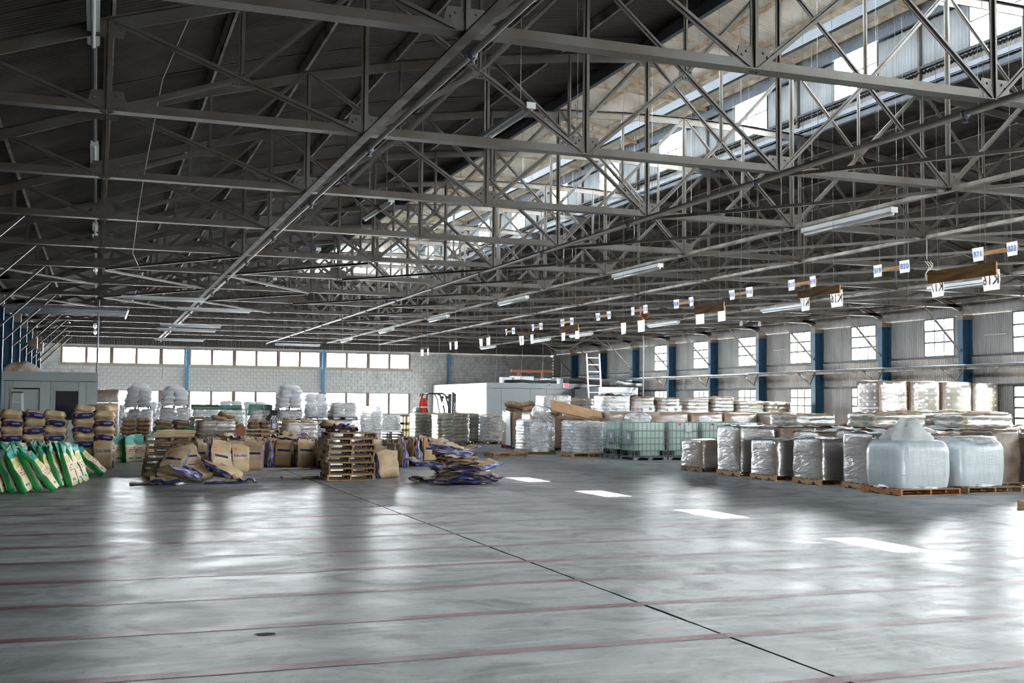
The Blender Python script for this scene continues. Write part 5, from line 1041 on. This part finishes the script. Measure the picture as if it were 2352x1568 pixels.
for y in (-.5, -.25, 0, .25, .5): m.b2(1.10, 1.14, y-.02, y+.02, .4, 1.4)
put('load_backrest', m.mesh('load_backrest', FKB), fk)
for s in (-.25, .25): put('fork', MB().b2(1.14, 2.1, s-.06, s+.06, .06, .10).mesh('fork', FKB), fk)
wm_ = MB().lathe([(.12, -.1), (.28, -.1), (.31, -.06), (.31, .06), (.28, .1), (.12, .1)], 20, axis='y').mesh('wheel', TYRE, True)
for x, s in ((.62, -.48), (.62, .48), (-.68, -.45), (-.68, .45)): put('wheel', wm_, fk, (x, s, .31))
m = MB(); m.lathe([(.0, -.38), (.12, -.36), (.16, -.28), (.16, .28), (.12, .36), (0, .38)], 16, axis='y'); put('gas_bottle', m.mesh('gas_bottle', simple('grey_bottle', srgb(120, 130, 134), .35, .5), True), fk, (-.78, 0, 1.46)); put('bottle_cradle', MB().b2(-.95, -.6, -.3, .3, 1.05, 1.32).mesh('bottle_cradle', FKB), fk)
m = MB(); m.tube([(.42, 0, .6), (.30, 0, 1.25)], .04, 6); put('steering_column', m.mesh('steering_column', FKB), fk); m = MB(); m.tube([(.29+.17*math.cos(a)*.5, .17*math.sin(a), 1.27+.17*math.cos(a)*.85) for a in [2*PI*i/14 for i in range(15)]], .014, 5); put('steering_wheel', m.mesh('steering_wheel', FKB), fk)
lm = MB().lathe([(.0, 0), (.06, .01), (.075, .08), (.03, .12)], 10, axis='x').mesh('work_lamp', FKB, True)
for s in (-.4, .4): put('work_lamp', lm, fk, (.55, s, 2.12))
put('mirror', MB().box((.38, -.5, 1.82), (.05, .22, .20)).mesh('mirror', FIX), fk); put('beacon', MB().lathe([(.05, 0), (.05, .10), (.02, .14), (0, .14)], 12, (-.62, 0, 2.16)).mesh('beacon', simple('orange_lens', srgb(230, 96, 40), .35), True), fk); put('beacon_arm', MB().tube([(-.42, 0, 2.28), (-.62, 0, 2.16)], .02, 5).mesh('beacon_arm', FKB), fk)
t = thing('safety_vest', 'orange red safety vest with pale stripes hanging on the back of the forklift', 'vest', (14.83, 52.72, 1.12)); m = MB()
VEST = simple('vest_red', srgb(222, 66, 44), .7, 0, 0, 6, srgb(180, 46, 34), bump=.3); fnv = lambda s: (lambda a, b: ((a-.5)*(.25+.04*math.sin(b*9+1))+.03*math.sin(b*7), s*(.05+.03*math.sin(a*9)), 1.0*b*.95)); m.grid(fnv(-1), 8, 10); m.grid(fnv(1), 8, 10); m.tube([(-.11, 0, .88), (-.16, 0, .60), (-.13, -.05, .34)], [.05, .05, .04], 8); m.tube([(.11, 0, .88), (.17, 0, .66), (.19, .03, .44)], [.05, .05, .04], 8); put('cloth', m.mesh('cloth', VEST, True), t); put('reflective_band', MB().box((0, -.085, .52), (.36, .01, .06)).mesh('reflective_band', simple('reflective', srgb(214, 206, 150), .4)), t)

# ------------------------------------------------------------------ drum fan on the far pallets
fn_ = thing('floor_fan', 'round wire cage fan on a stem, standing on the far pallet pile', 'fan', (5.95, 41.3, .846), -.9); CAGEM = simple('fan_wire', srgb(96, 96, 98), .45, .4)
m = MB(); m.lathe([(.20, 0), (.22, .02), (.05, .04), (.022, .06), (.022, .34)], 14); put('stand', m.mesh('stand', FKB), fn_)
m = MB()
for r, y in ((.38, 0), (.38, -.10), (.38, .10), (.28, -.13), (.18, -.15), (.28, .13), (.10, -.16)): m.tube([(r*math.cos(2*PI*i/24), y, .60+r*math.sin(2*PI*i/24)) for i in range(25)], .009, 4)
for i in range(16):
    c_, s_ = math.cos(2*PI*i/16), math.sin(2*PI*i/16); m.tube([(.08*c_, -.16, .6+.08*s_), (.28*c_, -.13, .6+.28*s_), (.38*c_, -.08, .6+.38*s_), (.38*c_, .08, .6+.38*s_), (.28*c_, .13, .6+.28*s_), (.08*c_, .15, .6+.08*s_)], .005, 4)
put('guard', m.mesh('guard', CAGEM), fn_); m = MB(); m.lathe([(0, -.02), (.10, 0), (.11, .16), (.06, .24), (0, .24)], 14, (0, 0, .6), axis='y'); put('motor', m.mesh('motor', FKB, True), fn_)
for i in range(3):
    a = 2*PI*i/3; put('blade', MB().add([(.05, -.03, -.03), (.32, -.05, -.09), (.34, .03, .09), (.06, .03, .05), (.05, -.024, -.03), (.32, -.044, -.09), (.34, .036, .09), (.06, .036, .05)], [(0, 1, 2, 3), (7, 6, 5, 4), (0, 4, 5, 1), (1, 5, 6, 2), (2, 6, 7, 3), (3, 7, 4, 0)]).mesh('blade', CAGEM), fn_, (0, -.04, .6), (0, a, 0))
# overhead door rolled up under the left roof
t = thing('overhead_door', 'sectional overhead door parked flat under the far left roof', 'door', (-3.0, 40.6, 4.95))
for k in range(6): s_ = put('door_section', MB().b2(.03, 3.9, .5*k+.01, .5*k+.49, 0, .04).mesh('door_section', DUCT), t); put('stiffener', MB().b2(.03, 3.9, .5*k+.2, .5*k+.26, -.06, 0).mesh('stiffener', STEEL2), s_)
for x in (0, 3.93): put('track', MB().b2(x-.03, x+.03, -.2, 4.2, -.05, .06).mesh('track', STEEL2), t)
for i, (x, y, z) in enumerate(((-2.55, 48, 4.05), (-2.55, 53, 4.1))):
    t = thing('wall_speaker', 'pale horn speaker on the far left columns, %s' % ('nearer one', 'farther one')[i], 'speaker', (x, y, z)); put('horn', MB().add([(-.05, -.06, -.06), (-.05, .06, -.06), (-.05, .06, .06), (-.05, -.06, .06), (.30, -.22, -.22), (.30, .22, -.22), (.30, .22, .22), (.30, -.22, .22)], [(0, 1, 2, 3), (0, 4, 5, 1), (1, 5, 6, 2), (2, 6, 7, 3), (3, 7, 4, 0), (4, 7, 6, 5)]).mesh('horn', CREAM), t); put('bracket', MB().b2(-.45, -.05, -.03, .03, -.03, .03).mesh('bracket', STEEL), t)
for i, (x, y, z) in enumerate(((25.3, 40.99, 5.28), (26.2, 40.99, 5.28))):
    t = thing('dome_camera', 'small white dome camera under a truss by the right wall, %s' % ('left one', 'right one')[i], 'camera', (x, y, z)); put('mount', MB().b2(-.04, .04, -.04, .04, .0, .13).mesh('mount', FIX), t); put('dome', MB().lathe([(0, -.09), (.05, -.075), (.07, -.03), (.075, 0)], 12).mesh('dome', FIX, True), t)
t = thing('horn_speaker', 'brown horn speaker under the trusses beside the paper boards', 'speaker', (18.4, 36.4, 5.1)); put('horn', MB().lathe([(.04, .12), (.06, 0), (.10, -.10), (.18, -.18), (.16, -.17), (.05, -.02)], 14, axis='y').mesh('horn', RUST, True), t); put('bracket', MB().b2(-.02, .02, .05, .22, .0, .32).mesh('bracket', STEEL), t)
for i, (x, y, z0, z1) in enumerate(((26.0, 51.4, 0, 5.35), (29.0, 52.6, 0, 3.3), (28.85, 49.7, 0, 3.3), (-.02, 41.95, 2.8, 5.35))):
    m = MB(); m.tube([(0, 0, z0), (0, 0, z1)], .035, 8); put('vertical_pipe', m.mesh('vertical_pipe', STEEL2), None, (x, y, 0), label='thin upright pipe %s' % ('rising from the goods to the roof before the white room', 'under the wall rail, farther one', 'under the wall rail, nearer one', 'from the office corner up to the roof')[i], cat='pipe')
